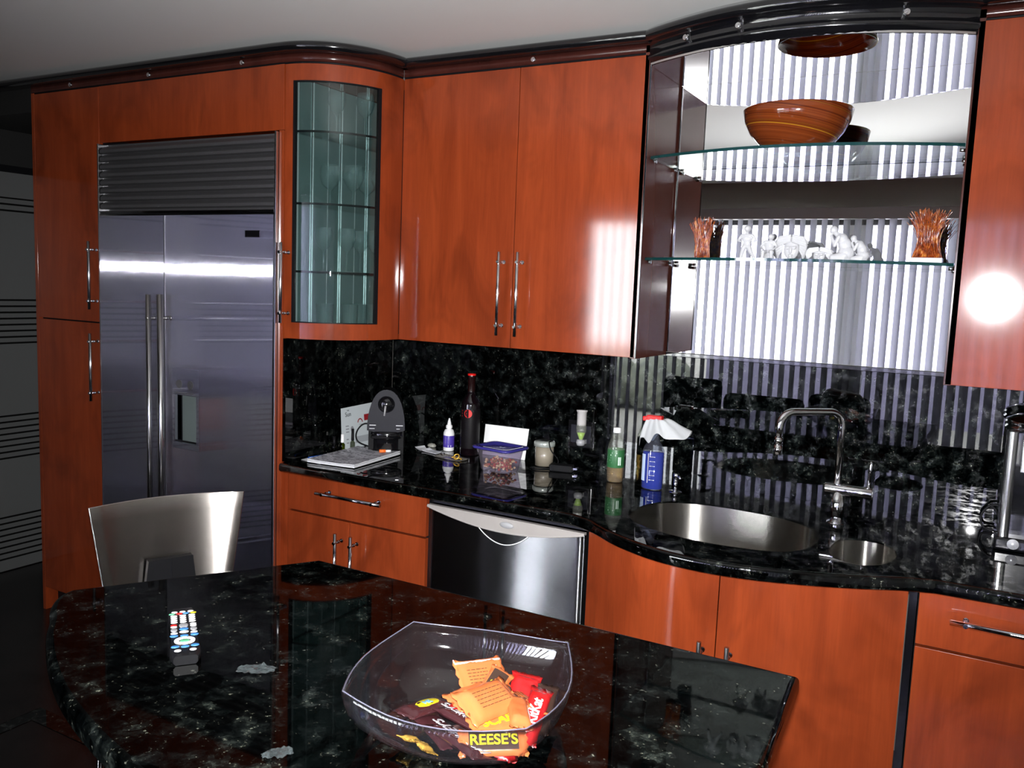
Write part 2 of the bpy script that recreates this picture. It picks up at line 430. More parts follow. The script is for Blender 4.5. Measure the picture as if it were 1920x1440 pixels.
def area2(poly): return sum(poly[i-1][0]*poly[i][1]-poly[i][0]*poly[i-1][1] for i in range(len(poly)))/2
def slab(mb, poly, z0, z1, r, holes=(), seg=5, mi=0):
    """slab with fully rounded outer edge of radius r top and bottom"""
    if area2(poly) < 0: poly = poly[::-1]
    rings = []
    for k in range(seg+1):
        a = k/seg*PI/2; rings.append((r*(1-math.sin(a)), z0+r*(1-math.cos(a))))
    for k in range(seg, -1, -1):
        a = k/seg*PI/2; rings.append((r*(1-math.sin(a)), z1-r*(1-math.cos(a))))
    rows = []
    for d, z in rings:
        q = offset_poly(poly, d); rows.append([(a, b, z) for a, b in q])
    mb.grid(rows, mi, True, close=True)
    inner = offset_poly(poly, r)
    loops = [inner]+[list(h) for h in holes]
    tris = geometry.tessellate_polygon([[V((a, b, 0)) for a, b in l] for l in loops]); flat = [p for l in loops for p in l]
    for z, rev in ((z0, False), (z1, True)):
        mb.add([(a, b, z) for a, b in flat], [tuple(t) if not rev else tuple(reversed(t)) for t in tris], mi)
    for h in holes:
        m = len(h); mb.add([(a, b, z0) for a, b in h]+[(a, b, z1) for a, b in h], [(i, (i+1) % m, m+(i+1) % m, m+i) for i in range(m)], mi, True)
    return mb

# ---------------------------------------------------------------- key dimensions (metres)
UF = -.316      # upper cabinet door face
BF = -.640      # base cabinet face
FF = -.660      # refrigerator surround face
ZC = .914       # worktop
ZUB, ZUT = 1.383, 2.371
CEIL = 2.452
XN0, XN1 = .203, 1.131   # mirrored niche
XE = 2.55       # right end of the run

# bow of the niche (crown, shelves) and of the sink front
def bow(x0, y0, x1, y1, sag, n=28, skew=0.0):
    out = []
    for i in range(n+1):
        t = i/n; s = math.sin(PI*t)**.9
        out.append((x0+(x1-x0)*t, y0+(y1-y0)*t-sag*s*(1+skew*(.5-t))))
    return out
def ell(a0=0, a1=90, n=14, cx=-1.06, cy=-.34, a=.275, b=.315):
    return [(cx+a*math.sin(math.radians(a0+(a1-a0)*i/n)), cy-b*math.cos(math.radians(a0+(a1-a0)*i/n))) for i in range(n+1)]

# ================================================================= SETTING
struct('floor', MB().box(-3.3, 2.65, -3.7, .1, -.06, 0), M['floor'])
struct('ceiling', MB().box(-3.3, 2.65, -3.7, .1, CEIL, CEIL+.08), M['ceiling'])
struct('wall_back', MB().box(-3.3, 2.65, .031, .13, 0, CEIL), M['wallp'])
struct('wall_right', MB().box(2.55, 2.65, -3.7, 0, 0, CEIL), M['wallp'])
# left wall with an opening for the sliding glass door
struct('wall_left', MB().box(-3.34, -3.241, -3.7, .1, 0, CEIL), M['wallblack'])
struct('trim_2', MB().box(-3.24, -2.577, FF+.02, -.004, 2.30, CEIL-.001), M['wallblack'])
d = struct('door_1', MB().box(-3.23, -3.205, -1.75, -.12, .005, 2.085), M['frostpanel'])
struct('door_frame', MB().box(-3.24, -3.198, -.14, -.10, 0, 2.12).box(-3.24, -3.198, -1.79, -1.75, 0, 2.12).box(-3.24, -3.198, -1.79, -.10, 2.085, 2.12), M['blackm'], d)
# window wall behind the viewer
WX0, WX1, WZ = -1.55, 2.3, 2.2
YW = -3.6
struct('wall_front', MB().box(-3.3, WX0, YW-.12, YW, 0, CEIL).box(WX1, 2.65, YW-.12, YW, 0, CEIL).box(WX0, WX1, YW-.12, YW, WZ, CEIL), M['wallp'])
w = struct('window_1', MB().box(WX0, WX1, YW-.085, YW-.08, .05, WZ-.05), thin_glass('window_glass', (.97, .98, .98), 1.45))
fr = MB().box(WX0, WX1, YW-.11, YW-.05, 0, .05).box(WX0, WX1, YW-.11, YW-.05, WZ-.06, WZ)
for x, ww in ((WX0, .06), (WX1-.06, .06)): fr.box(x, x+ww, YW-.11, YW-.05, .05, WZ-.06)
struct('window_frame', fr, pm('window_frame_paint', (.12, .12, .12), .5), w)
struct('window_mullion', MB().box(.27, .44, YW-.14, YW-.05, .05, WZ-.06), M['white'], w)
# floor inlay
il = MB()
il.box(-1.69, -1.63, -3.4, -1.23, .0005, .002).box(-1.63, -.2, -1.30, -1.23, .0005, .002)
struct('trim_1', il, M['inlay'])

# vertical blind
vb = thing('vertical_blind', 'off-white vertical slat blind across the wide window, seen in the mirror', 'blind', (.4, -3.52, 2.18))
part('head_rail', MB().box(WX0-.05, WX1+.05, -3.55, -3.47, 2.17, 2.25), pm('head_rail_grey', (.42, .41, .42), .5), vb, bevel=.004)
sl = MB(); al = math.radians(-37); x = WX0+.02
while x < WX1:
    rows = []
    aa = al+math.radians(random.uniform(-2.5, 2.5))
    dx, dy = math.sin(aa), -math.cos(aa); nx, ny = -dy, dx
    for k in range(7):
        t = k/6-.5; c = .012*(1-4*t*t)
        px, py = x+dx*t*.089+nx*c, -3.51+dy*t*.089+ny*c
        rows.append([(px, py, .03), (px, py, 2.17)])
    sl.grid(rows, 0, True); x += .0755
part('slats', sl, M['blind'], vb)

# guessed dark sofa, added to block the slats' reflection low in the granite
t = thing('sofa', 'guessed dark leather sofa below the window blind, added to darken the granite reflection', 'sofa', (.4, -3.3, 0))
part('frame', MB().box(-.98, 1.72, -3.47, -3.12, .09, .40), M['leather'], t, bevel=.01)
part('seat_cushion', MB().box(-.86, .40, -3.40, -3.11, .402, .52), M['leather'], t, bevel=.03)
part('seat_cushion', MB().box(.405, 1.60, -3.40, -3.11, .402, .52), M['leather'], t, bevel=.03)
part('low_back', MB().box(-.86, 1.60, -3.47, -3.38, .402, .64), M['leather'], t, bevel=.02)
for x0, x1, zt_ in ((-.93, -.48, .97), (-.46, .12, .88), (.15, .56, .93)):
    part('back_cushion', MB().box(x0, x1, -3.375, -3.26, .50, zt_), M['leather'], t, bevel=.045)
for x0 in (-.98, 1.605): part('armrest', MB().box(x0, x0+.115, -3.47, -3.11, .402, .62), M['leather'], t, bevel=.02)
for x0 in (-.92, .35, 1.60):
    for y0 in (-3.44, -3.18): part('leg', MB().box(x0, x0+.05, y0, y0+.05, 0, .091), M['blackm'], t)

# outdoors beyond the window
top('patio_roof', MB().box(-6, 6, YW-2.1, YW-.12, 2.27, 2.4), pm('roof_grey', (.25, .25, .25), .8), (0, YW-.2, 2.27), 'flat grey patio roof just outside the window with the blind', 'roof')
g = top('garden_ground', MB().box(-14, 14, -22, YW-.13, -.1, -.02), pm('paving', (.35, .34, .30), .8), (0, -8, -.1), 'pale paved ground outside the window', 'ground'); g['kind'] = 'structure'
hg = MB()
for i in range(15):
    cx = -13.6+i*.78
    prof = [(0.001, 0), (.42, .05), (.47, .3), (.44, .55), (.3, .68), (.001, .75)]
    hg.lathe(prof, (cx, -8.3, -.02), 12)
h = top('garden_hedge', hg, M['hedge'], (-1.5, -8.3, -.02), 'sunlit green hedge outside, below the bright sky in the reflection', 'hedge')
dm = h.modifiers.new('leafy', 'DISPLACE'); tx = bpy.data.textures.new('leafy', 'CLOUDS'); tx.noise_scale = .15; dm.texture = tx; dm.strength = .15
top('added_building', MB().box(-2.35, 9, -14, -9.3, -.02, 5.2), pm('lilac_render', (.27, .25, .38), .9), (3, -11, -.02), 'unseen pale lilac building added outside the window to dim the reflected sky', 'building')  # unseen building, added to hold back the sky and tint the reflections lilac

# ================================================================= HANDLES
def bar_handle(parent, p0, p1, face, r=.0065, posts=.035, out=.040, mat='satin', post_r=.0045, posts_at=None):
    """bar between p0 and p1 standing off a front; face = outward unit normal"""
    p0, p1, f = V(p0), V(p1), V(face); d = (p1-p0).normalized()
    mb = MB().cyl(p0, p1, r, n=16)
    for q in (p0+d*posts, p1-d*posts):
        mb.cyl(q, q-f*out, post_r, n=12).cyl(q-f*.004, q+f*.010, post_r*1.25, n=12)
        mb.cyl(q-f*(out-.004), q-f*out, post_r*1.6, n=12)
        mb.cyl(q-f*(out*.5-.003), q-f*(out*.5+.003), post_r*1.35, n=12)
    return part('handle', mb, M[mat], parent)

def door(parent, x0, x1, z0, z1, yf, mat='cherry', th=.019, gap=.0015, name='door'):
    return part(name, MB().box(x0+gap, x1-gap, yf, yf+th, z0+gap, z1-gap), M[mat], parent, bevel=.0012)

# ================================================================= TALL UNITS
t = thing('pantry_cabinet', 'tall cherry pantry cabinet with two doors at the far left', 'cabinet', (-2.33, -.33, 0))
part('body', MB().box(-2.555, -2.107, FF+.02, -.005, .10, 2.375), M['blackm'], t)
part('end_panel', MB().box(-2.575, -2.555, FF, -.005, 0, 2.375), M['cherry'], t, bevel=.001)
part('toe_kick', MB().box(-2.552, -2.107, FF+.06, -.01, 0, .10), M['blackm'], t)
d = door(t, -2.555, -2.107, .11, 1.381, FF); bar_handle(d, (-2.13, FF-.042, 1.044), (-2.13, FF-.042, 1.337), (0, -1, 0))
d = door(t, -2.555, -2.107, 1.384, ZUT, FF); bar_handle(d, (-2.13, FF-.042, 1.440), (-2.13, FF-.042, 1.728), (0, -1, 0))

t = thing('fridge_surround', 'cherry panel framing the refrigerator, over its vent and down its right side', 'cabinet', (-1.6, -.33, 0))
part('overhead_panel', MB().box(-2.105, -1.0615, FF, FF+.019, 2.139, ZUT-.001).box(-2.105, -1.0615, FF+.02, -.005, 2.16, 2.375), M['cherry'], t, bevel=.0008)
part('side_panel', MB().box(-1.083, -1.062, FF, -.005, 0, 2.138), M['cherry'], t, bevel=.001)

# refrigerator
t = thing('refrigerator', 'wide two-door stainless steel refrigerator built into cherry panels', 'refrigerator', (-1.59, -.35, 0))
part('cabinet_shell', MB().box(-2.095, -1.092, FF+.03, -.01, .0, 2.13), M['blackm'], t)
part('side_trim', MB().box(-2.1035, -2.095, FF-.014, FF+.03, .10, 2.134).box(-1.092, -1.0845, FF-.014, FF+.03, .10, 2.134), M['trimsteel'], t, bevel=.001)
gr = MB().box(-2.095, -1.092, FF+.01, FF+.03, 1.853, 2.13)
for k in range(8):
    z = 1.868+k*.0325
    y0 = FF-.008
    gr.add([(x, y, zz) for x in (-2.088, -1.099) for y, zz in ((y0+.016, z-.004), (y0-.004, z+.001), (y0-.004, z+.012), (y0+.016, z+.027))],
           [(0, 4, 5, 1), (1, 5, 6, 2), (2, 6, 7, 3), (3, 7, 4, 0), (0, 1, 2, 3), (7, 6, 5, 4)])
part('vent_grille', gr, M['grille'], t)
part('grille_rail', MB().box(-2.095, -1.092, FF-.012, FF+.02, 1.842, 1.856), M['darkchrome'], t, bevel=.002)
dl = part('door', MB().box(-2.092, -1.688, FF-.016, FF+.03, .12, 1.836), M['fridge'], t, bevel=.002, label='narrow left steel door')
dr = MB().box(-1.683, -1.094, FF-.016, FF+.03, .12, .900).box(-1.683, -1.094, FF-.016, FF+.03, 1.229, 1.836)
dr.box(-1.683, -1.642, FF-.016, FF+.03, .900, 1.229).box(-1.486, -1.094, FF-.016, FF+.03, .900, 1.229)
dr = part('door', dr, M['fridge'], t, label='wide right steel door with ice dispenser')
part('door_edge', MB().box(-1.6875, -1.6835, FF-.018, FF+.02, .12, 1.836), M['trimsteel'], dr)
bar_handle(dl, (-1.722, FF-.066, .35), (-1.722, FF-.066, 1.519), (0, -1, 0), r=.011, posts=.095, out=.05, post_r=.006)
bar_handle(dr, (-1.652, FF-.066, .35), (-1.652, FF-.066, 1.522), (0, -1, 0), r=.013, posts=.095, out=.05, post_r=.006)
di = MB().box(-1.642, -1.486, FF-.019, FF-.006, .900, .925).box(-1.642, -1.486, FF-.019, FF-.006, 1.120, 1.229).box(-1.642, -1.627, FF-.019, FF-.006, .925, 1.12).box(-1.503, -1.486, FF-.019, FF-.006, .925, 1.12)
di = part('ice_dispenser', di, M['fridge'], dr, bevel=.0015)
dg = MB().box(-1.627, -1.503, FF+.02, FF+.03, .925, 1.12)
part('dispenser_niche', dg, pm('dispenser_grey', (.10, .125, .12), .5), dr)
bt = MB()
for bx in (-1.598, -1.533): bt.cyl((bx, FF-.019, 1.165), (bx, FF-.022, 1.165), .017, n=24).cyl((bx, FF-.022, 1.165), (bx, FF-.0235, 1.165), .010, n=20)
bt.box(-1.618, -1.512, FF-.021, FF-.018, 1.128, 1.132)
part('dispenser_buttons', bt, M['grille'], dr)
part('badge', MB().box(-1.236, -1.158, FF-.0185, FF-.016, 1.752, 1.778), M['black'], dr, bevel=.002)
part('kick_plate', MB().box(-2.09, -1.096, FF+.02, FF+.04, .01, .115), M['blackm'], t)

# ---------------------------------------------------- curved display cabinet
t = thing('display_cabinet', 'curved cherry corner cabinet with a ribbed glass door full of glassware', 'cabinet', (-.92, -.3, ZUB))
arc = ell(0, 90, 24)
# body : top / bottom boards and back
poly = [(-1.0600, -.010)]+[(x, y) for x, y in ell(0, 90, 24, a=.262, b=.300)]+[(-.80, -.010)]
part('bottom_board', MB().prism(poly, ZUB, ZUB+.02), M['cherry'], t)
part('top_board', MB().prism(poly, 2.335, ZUT), M['cherry'], t)
def curved_panel(mb, pa, pb, z0, z1, mi=0):
    m = len(pa)
    mb.grid([[(x, y, z0) for x, y in pa], [(x, y, z1) for x, y in pa]], mi, True)
    mb.grid([[(x, y, z1) for x, y in pb], [(x, y, z0) for x, y in pb]], mi, True)
    mb.grid([[(x, y, z1) for x, y in pa], [(x, y, z1) for x, y in pb]], mi, False)
    mb.grid([[(x, y, z0) for x, y in pb], [(x, y, z0) for x, y in pa]], mi, False)
    for k in (0, -1):
        a, b = pa[k], pb[k]; mb.add([(*a, z0), (*b, z0), (*b, z1), (*a, z1)], [(0, 1, 2, 3)], mi)
    return mb
def E2(a0, a1, off=0, n=14):
    p = ell(a0, a1, n, a=.275-off, b=.315-off)
    return p+[(-.785-off, -.3145)] if a1 == 90 else p
dmb = MB()
curved_panel(dmb, E2(.3, 90, 0, 24), E2(.3, 90, .019, 24), ZUB+.0015, 1.444)
curved_panel(dmb, E2(.3, 90, 0, 24), E2(.3, 90, .019, 24), 2.311, ZUT-.002)
curved_panel(dmb, E2(.3, 7.6, 0, 4), E2(.3, 7.6, .019, 4), 1.444, 2.311)
curved_panel(dmb, E2(73, 90, 0, 6), E2(73, 90, .019, 6), 1.444, 2.311)
dd = part('door', dmb, M['cherry'], t)
gk = MB()
curved_panel(gk, E2(7.6, 9.2, -.001, 2), E2(7.6, 9.2, .012, 2), 1.444, 2.311)
curved_panel(gk, E2(70.5, 73, -.001, 2), E2(70.5, 73, .012, 2), 1.444, 2.311)
curved_panel(gk, E2(7.6, 73, -.001, 14), E2(7.6, 73, .012, 14), 1.444, 1.448)
curved_panel(gk, E2(7.6, 73, -.001, 14), E2(7.6, 73, .012, 14), 2.307, 2.311)
part('gasket', gk, M['blackm'], dd)
part('glass_pane', curved_panel(MB(), E2(9.2, 70.5, .004, 20), E2(9.2, 70.5, .008, 20), 1.448, 2.307), M['pane'], dd)
bar_handle(dd, (-1.035, -.6975, 1.442), (-1.035, -.6975, 1.734), (0, -1, 0), out=.042)
# vertical mirrored strips lining the inside
st = MB(); cx, cy = -1.045, -.03
P = [(-1.048, -.60), (-1.048, -.03), (-.80, -.03), (-.80, -.30)]
def strips(mb, a, b, n, nrm):
    a, b = V(a), V(b)
    for i in range(n):
        p, q = a+(b-a)*(i/n), a+(b-a)*((i+1)/n-.06/n); tlt = V(nrm)*(.004*((i % 2)*2-1))
        mb.add([(p.x, p.y, 1.405), (q.x+tlt.x, q.y+tlt.y, 1.405), (q.x+tlt.x, q.y+tlt.y, 2.333), (p.x, p.y, 2.333)], [(0, 1, 2, 3)])
strips(st, P[0], P[1], 7, (1, 0)); strips(st, P[1], P[2], 5, (0, -1)); strips(st, P[2], P[3], 3, (-1, 0))
part('mirror_lining', st, M['teal'], t)
jm = MB()
for a_, b_, n_ in ((P[0], P[1], 7), (P[1], P[2], 5), (P[2], P[3], 3)):
    for i in range(n_+1):
        q = V(a_).lerp(V(b_), i/n_); jm.box(q.x-.0022, q.x+.0022, q.y-.0022, q.y+.0022, 1.405, 2.333)
part('lining_joints', jm, M['silver'], t)
part('lining_back', MB().box(-1.0595, -1.052, -.62, -.012, 1.404, 2.334).box(-1.05, -.79, -.025, -.012, 1.404, 2.334).box(-.7965, -.786, -.30, -.012, 1.404, 2.334), M['blackm'], t)
for z in (1.628, 1.876, 2.134):
    pl = [(-1.042, -.05)]+E2(3, 84, .026, 12)+[(-.80, -.05)]
    o = part('glass_shelf', MB().prism(pl, z, z+.008, 0, mis=1), [M['shelfglass'], M['blackm']], t)
# glasses
def goblet(h=.19, r=.036, bowlh=.085, stem=.0035):
    mb = MB(); hb = h-bowlh
    mb.lathe([(0.0005, 0), (r*.95, .001), (r*.95, .003), (.006, .006), (stem, .012), (stem, hb-.008), (.008, hb), (r*.7, hb+.018), (r*.98, hb+.045), (r, hb+.06), (r*.86, h)], n=20)
    return mb
def tumbler(h=.11, r=.034):
    return MB().lathe([(0.0005, .002), (r*.8, .002), (r*.82, 0), (r*.9, .012), (r, h), (r*.95, h), (r*.82, .012), (.0005, .010)], n=20)
shelfz = {1: 1.404, 2: 1.6345, 3: 1.8825, 4: 2.1405}
gl = [(4, 'stem', [(-.97, -.48), (-.90, -.40), (-.86, -.28)], 'tall stemmed glass on the top glass shelf of the curved display cabinet', 'stemware on the top shelf of the display cabinet'),
      (3, 'bowl', [(-.98, -.50), (-.91, -.45), (-.87, -.33), (-.95, -.32), (-.87, -.18)], 'wide clear glass on the second glass shelf of the curved display cabinet', 'glasses on the second shelf of the display cabinet'),
      (2, 'stem', [(-.99, -.52), (-.92, -.47), (-.87, -.36), (-.96, -.34), (-.86, -.22)], 'stemmed wine glass on the third glass shelf of the curved display cabinet', 'wine glasses on the third shelf of the display cabinet'),
      (1, 'cup', [(-.98, -.52), (-.91, -.46), (-.87, -.36), (-.95, -.36)], 'clear tumbler on the floor of the curved display cabinet', 'tumblers at the bottom of the display cabinet')]
for s_, kind, pts, lab, grp in gl:
    mb = {'stem': goblet(.165, .034), 'bowl': goblet(.15, .040, .09), 'cup': tumbler()}[kind]
    first = None
    for (gx, gy) in pts:
        if first is None:
            o = first = top('wine_glass' if kind != 'cup' else 'glass_tumbler', mb, M['stemglass'], (gx, gy, shelfz[s_]+.0005), lab, 'glass', grp, local=True)
        else:
            o = first.copy(); C.objects.link(o); o.location = (gx, gy, shelfz[s_]+.0005)

# ---------------------------------------------------- flat upper cabinets
t = thing('wall_cabinet', 'two-door cherry wall cabinet with long bar handles, left of the mirrored niche', 'cabinet', (-.29, -.15, ZUB))
part('body', MB().box(-.783, XN0-.022, UF+.02, -.005, ZUB, 2.375), M['cherry'], t)
part('side_panel', MB().box(XN0-.021, XN0-.0005, UF, -.003, ZUB-.002, 2.40), M['darkpanel'], t, bevel=.001)
part('edge_strip', MB().box(XN0-.0035, XN0+.0012, UF-.003, UF+.001, ZUB, 2.39), M['black'], t)
d = door(t, -.783, -.281, ZUB, ZUT, UF); bar_handle(d, (-.316, UF-.044, 1.430), (-.316, UF-.044, 1.728), (0, -1, 0))
d = door(t, -.281, XN0-.0045, ZUB, ZUT, UF); bar_handle(d, (-.240, UF-.044, 1.430), (-.240, UF-.044, 1.728), (0, -1, 0))
t = thing('wall_cabinet', 'cherry wall cabinet at the right edge, beyond the mirrored niche', 'cabinet', (1.6, -.15, ZUB))
part('body', MB().box(XN1+.022, 2.1, UF+.02, -.005, ZUB-.005, 2.375), M['cherry'], t)
part('side_panel', MB().box(XN1+.0005, XN1+.021, UF, -.003, ZUB-.006, 2.40), M['mahog'], t, bevel=.001)
door(t, XN1+.003, 1.61, ZUB-.006, ZUT, UF); d = door(t, 1.61, 2.1, ZUB-.006, ZUT, UF)
bar_handle(d, (1.65, UF-.044, 1.430), (1.65, UF-.044, 1.728), (0, -1, 0))

# ---------------------------------------------------- mirrored niche
t = thing('mirrored_display_niche', 'open mirror-backed display niche between the wall cabinets', 'niche', (.667, -.01, 1.38))
part('back_mirror', MB().box(XN0+.001, XN1-.001, -.008, -.003, 1.392, 2.3335), M['mirror'], t)
part('bottom_trim', MB().box(XN0+.001, XN1-.001, -.014, -.003, 1.376, 1.391), M['black'], t, bevel=.002)
for bx_, br_ in ((XN0+.004, .0035), (XN1-.004, .0025)): part('side_bead', MB().cyl((bx_, -.011, 1.392), (bx_, -.011, 2.333), br_, n=10), M['chrome'], t)
bowc = bow(XN0+.001, -.325, XN1-.001, -.325, .145)
part('mirrored_ceiling', MB().prism([(XN1-.001, -.009), (XN0+.001, -.009)]+bowc, 2.334, 2.340), M['mirror'], t)
# curved glass shelves
def shelf(z, label):
    pts = bow(XN0+.002, -.283, XN1-.002, -.290, .118)
    return top('glass_shelf', MB().prism([(XN1-.002, -.0145), (XN0+.002, -.0145)]+pts, z, z+.009, 0, mis=1), [M['shelfglass'], M['glassedge']], (.667, -.2, z), label, 'shelf', 'bowed glass shelves')
ZS1, ZS2 = 1.712, 2.043
shelf(ZS1, 'lower bowed glass shelf of the niche, holding crystal figures')
shelf(ZS2, 'upper bowed glass shelf of the niche, holding the striped bowl')
for z in (ZS1, ZS2):
    for y in (-.26, -.05):
        for x0, sgn in ((XN0, 1), (XN1, -1)):
            part('shelf_pin', MB().cyl((x0+sgn*.0005, y, z-.006), (x0+sgn*.016, y, z-.006), .0055, n=12).cyl((x0+sgn*.012, y, z-.008), (x0+sgn*.012, y, z-.0005), .004, n=10), M['chrome'], t)

# ---------------------------------------------------- crown moulding
def sweep_profile(mb, path, prof, mi=0):
    """path [(x,y)] left->right with front on the -normal side; prof [(out,z)]"""
    rows = []
    n = len(path)
    for i, p in enumerate(path):
        a = V(path[max(i-1, 0)]); b = V(path[min(i+1, n-1)]); pp = V(p)
        d1 = (pp-a).normalized() if i > 0 else (b-pp).normalized(); d2 = (b-pp).normalized() if i < n-1 else d1
        n1, n2 = V((d1.y, -d1.x)), V((d2.y, -d2.x)); m = (n1+n2).normalized(); k = max(.5, m.dot(n1))
        rows.append([(pp.x+m.x*o/k, pp.y+m.y*o/k, z) for o, z in prof])
    mb.grid(rows, mi, True)
    for r in (rows[0], rows[-1]): mb.add(r, [tuple(range(len(r)))], mi)
    return mb
run_left = [(-3.19, FF), (-2.56, FF), (-1.5, FF), (-1.09, FF-.0)]+ell(0, 90, 22, a=.277, b=.318)[0:]+[(-.783, UF)]
run_mid = [(-.783, UF), (-.3, UF), (XN0-.001, UF)]
run_right = [(XN1+.001, UF), (1.6, UF), (2.1, UF)]
def crownprof(o0=.0, zb=2.404):
    pr = [(-.03, zb), (o0+.002, zb)]
    for k in range(11):
        a = -PI/2+k/10*PI; pr.append((o0+.020+.022*math.cos(a), (zb+2.440)/2+(2.440-zb)/2*math.sin(a)))
    pr += [(o0-.01, 2.4515), (-.03, 2.4515)]
    return pr
t = thing('crown_moulding', 'gloss black crown moulding running along the tops of the cherry cabinets', 'moulding', (-1, -.5, 2.40))
fas = [(-.018, 2.377), (0.0, 2.377), (0.0, 2.404), (-.018, 2.404)]
seg = [(-2.575, FF), (-1.5, FF), (-1.09, FF)]+ell(0, 90, 22, a=.275, b=.315)+[(-.785, UF)]
part('fascia', sweep_profile(sweep_profile(sweep_profile(MB(), seg, fas), run_mid, fas), run_right, fas), M['mahog'], t)
rv = [(-.018, 2.3705), (-.003, 2.3705), (-.003, 2.3772), (-.018, 2.3772)]
part('reveal', sweep_profile(sweep_profile(sweep_profile(MB(), seg, rv), run_mid, rv), run_right, rv), M['blackm'], t)
cm = MB()
sweep_profile(cm, run_left, crownprof()); sweep_profile(cm, run_mid, crownprof()); sweep_profile(cm, run_right, crownprof())
part('moulding_left', cm, M['black'], t)
# bowed canopy over the niche
bp = bow(XN0-.001, UF, XN1+.001, UF, .150, 32)
pr = [(-.010, 2.3405), (-.010, 2.3345), (.004, 2.3335), (.006, 2.348), (.014, 2.352), (.014, 2.364), (.008, 2.368), (.008, 2.398), (.016, 2.402), (.020, 2.404)]
for k in range(1, 10):
    a = -PI/2+k/10*PI; pr.append((.020+.020*math.cos(a), 2.422+.019*math.sin(a)))
pr += [(.01, 2.4515), (-.012, 2.4515)]
part('bowed_canopy', sweep_profile(MB(), bp, pr), M['black'], t)
# small puck lights set in the fascia
puck = [(-2.289, FF-.0, 2.390, 0), (-1.787, FF, 2.390, 0), (-1.269, FF, 2.391, 0), (-.230, UF, 2.391, 0)]
def puckmb():
    return MB().cyl((0, .002, 0), (0, -.007, 0), .011, .008, n=18).cyl((0, -.007, 0), (0, -.010, 0), .004, n=12)
first = None
names = ['over the pantry cabinet', 'over the left refrigerator door', 'over the right refrigerator door', 'over the two-door wall cabinet']
for (px, py, pz, a), nm in zip(puck, names):
    lab = 'tiny chrome spotlight on the dark strip under the crown, '+nm
    if first is None: o = first = top('puck_light', puckmb(), M['chrome'], (px, py, pz), lab, 'light', 'tiny spotlights under the crown', local=True)
    else: o = first.copy(); C.objects.link(o); o.location = (px, py, pz); o['label'] = lab
for i, nm in ((5, 'left'), (11, 'middle'), (26, 'right')):
    a, b = V(bp[i-1]), V(bp[i+1]); dd_ = (b-a).normalized(); nn = V((dd_.y, -dd_.x)); p = V(bp[i])+nn*.010
    o = first.copy(); C.objects.link(o); o.location = (p.x, p.y, 2.385); o.rotation_euler = (0, 0, math.atan2(dd_.y, dd_.x))
    o['label'] = 'tiny chrome spotlight on the bowed black canopy over the niche, '+nm+' one of three'

# ================================================================= GRANITE
struct('trim_3', MB().box(-1.06, XE-.001, .001, .0305, 1.3765, CEIL), M['wallp'])
top('granite_backsplash', MB().box(-1.0455, XE-.001, 0, .030, ZC+.0005, 1.3755), M['granite_wall'], (0, 0, ZC), 'polished black granite backsplash on the long wall behind the worktop', 'backsplash')
top('granite_backsplash', MB().box(-1.0615, -1.046, -.655, -.0002, ZC+.0005, ZUB-.001), M['granite'], (-1.05, -.3, ZC), 'black granite side splash against the refrigerator panel', 'backsplash')

front = [(-1.0605, -.672), (-.6, -.669), (0.08, -.664)]+[(q.x, q.y) for q in catmull([(.16, -.667, 0), (.235, -.70, 0), (.35, -.785, 0), (.48, -.845, 0), (.61, -.865, 0), (.74, -.852, 0), (.87, -.812, 0), (1.0, -.755, 0), (1.10, -.700, 0), (1.175, -.672, 0)], 6)]+[(1.35, -.668), (XE-.002, -.668)]
back = [(XE-.002, .0145), (-1.0605, .0145)]
def cl(pts, n=6): return [(q.x, q.y) for q in catmull([(a, b, 0) for a, b in pts], n, True)]
holeA = cl([(.300, -.53), (.298, -.42), (.345, -.318), (.454, -.268), (.597, -.264), (.719, -.286), (.812, -.348), (.852, -.44), (.850, -.56), (.80, -.655), (.69, -.695), (.54, -.70), (.40, -.660), (.325, -.60)])
holeB = cl([(.898, -.50), (.912, -.425), (.965, -.388), (1.022, -.398), (1.058, -.45), (1.066, -.53), (1.040, -.615), (.985, -.655), (.925, -.635), (.900, -.575)])
top('granite_worktop', slab(MB(), front+back, ZC-.038, ZC, .012, [holeA, holeB]), M['granite'], (0, -.35, ZC-.038), 'long polished black granite worktop bowing out around the sink', 'worktop')

# sink
t = thing('sink', 'undermount stainless steel sink with a large and a small bowl', 'sink', (.65, -.5, .70))
def basin(h, depth):
    c = V((sum(p[0] for p in h)/len(h), sum(p[1] for p in h)/len(h)))
    h2 = offset_poly(h if area2(h) > 0 else h[::-1], .0006)
    def ring(k, z): return [(c.x+(a-c.x)*k, c.y+(b-c.y)*k, z) for a, b in h2]
    o_ = offset_poly(h if area2(h) > 0 else h[::-1], -.016)
    zt = ZC-.0385
    zt = ZC-.005; rows = [ring(1.0, zt), ring(.985, zt-depth*.5), ring(.96, zt-depth*.85), ring(.90, zt-depth*.97), ring(.7, zt-depth), ring(.12, zt-depth-.004), ring(.02, zt-depth-.006)]
    return MB().grid(rows, 0, True, close=True), c, zt-depth
mb, c, zb = basin(holeA, .20); b1 = part('large_bowl', mb, M['sinksteel'], t)
part('drain', MB().lathe([(.04, 0), (.042, .003), (.03, .003), (.028, -.004), (.0005, -.004)], (c.x, c.y, zb-.003), 24), M['darkchrome'], b1)
mb, c, zb = basin(holeB, .15); b2 = part('small_bowl', mb, M['sinksteel'], t)
part('drain', MB().lathe([(.04, 0), (.042, .003), (.03, .003), (.028, -.004), (.0005, -.004)], (c.x, c.y, zb-.003), 24), M['darkchrome'], b2)

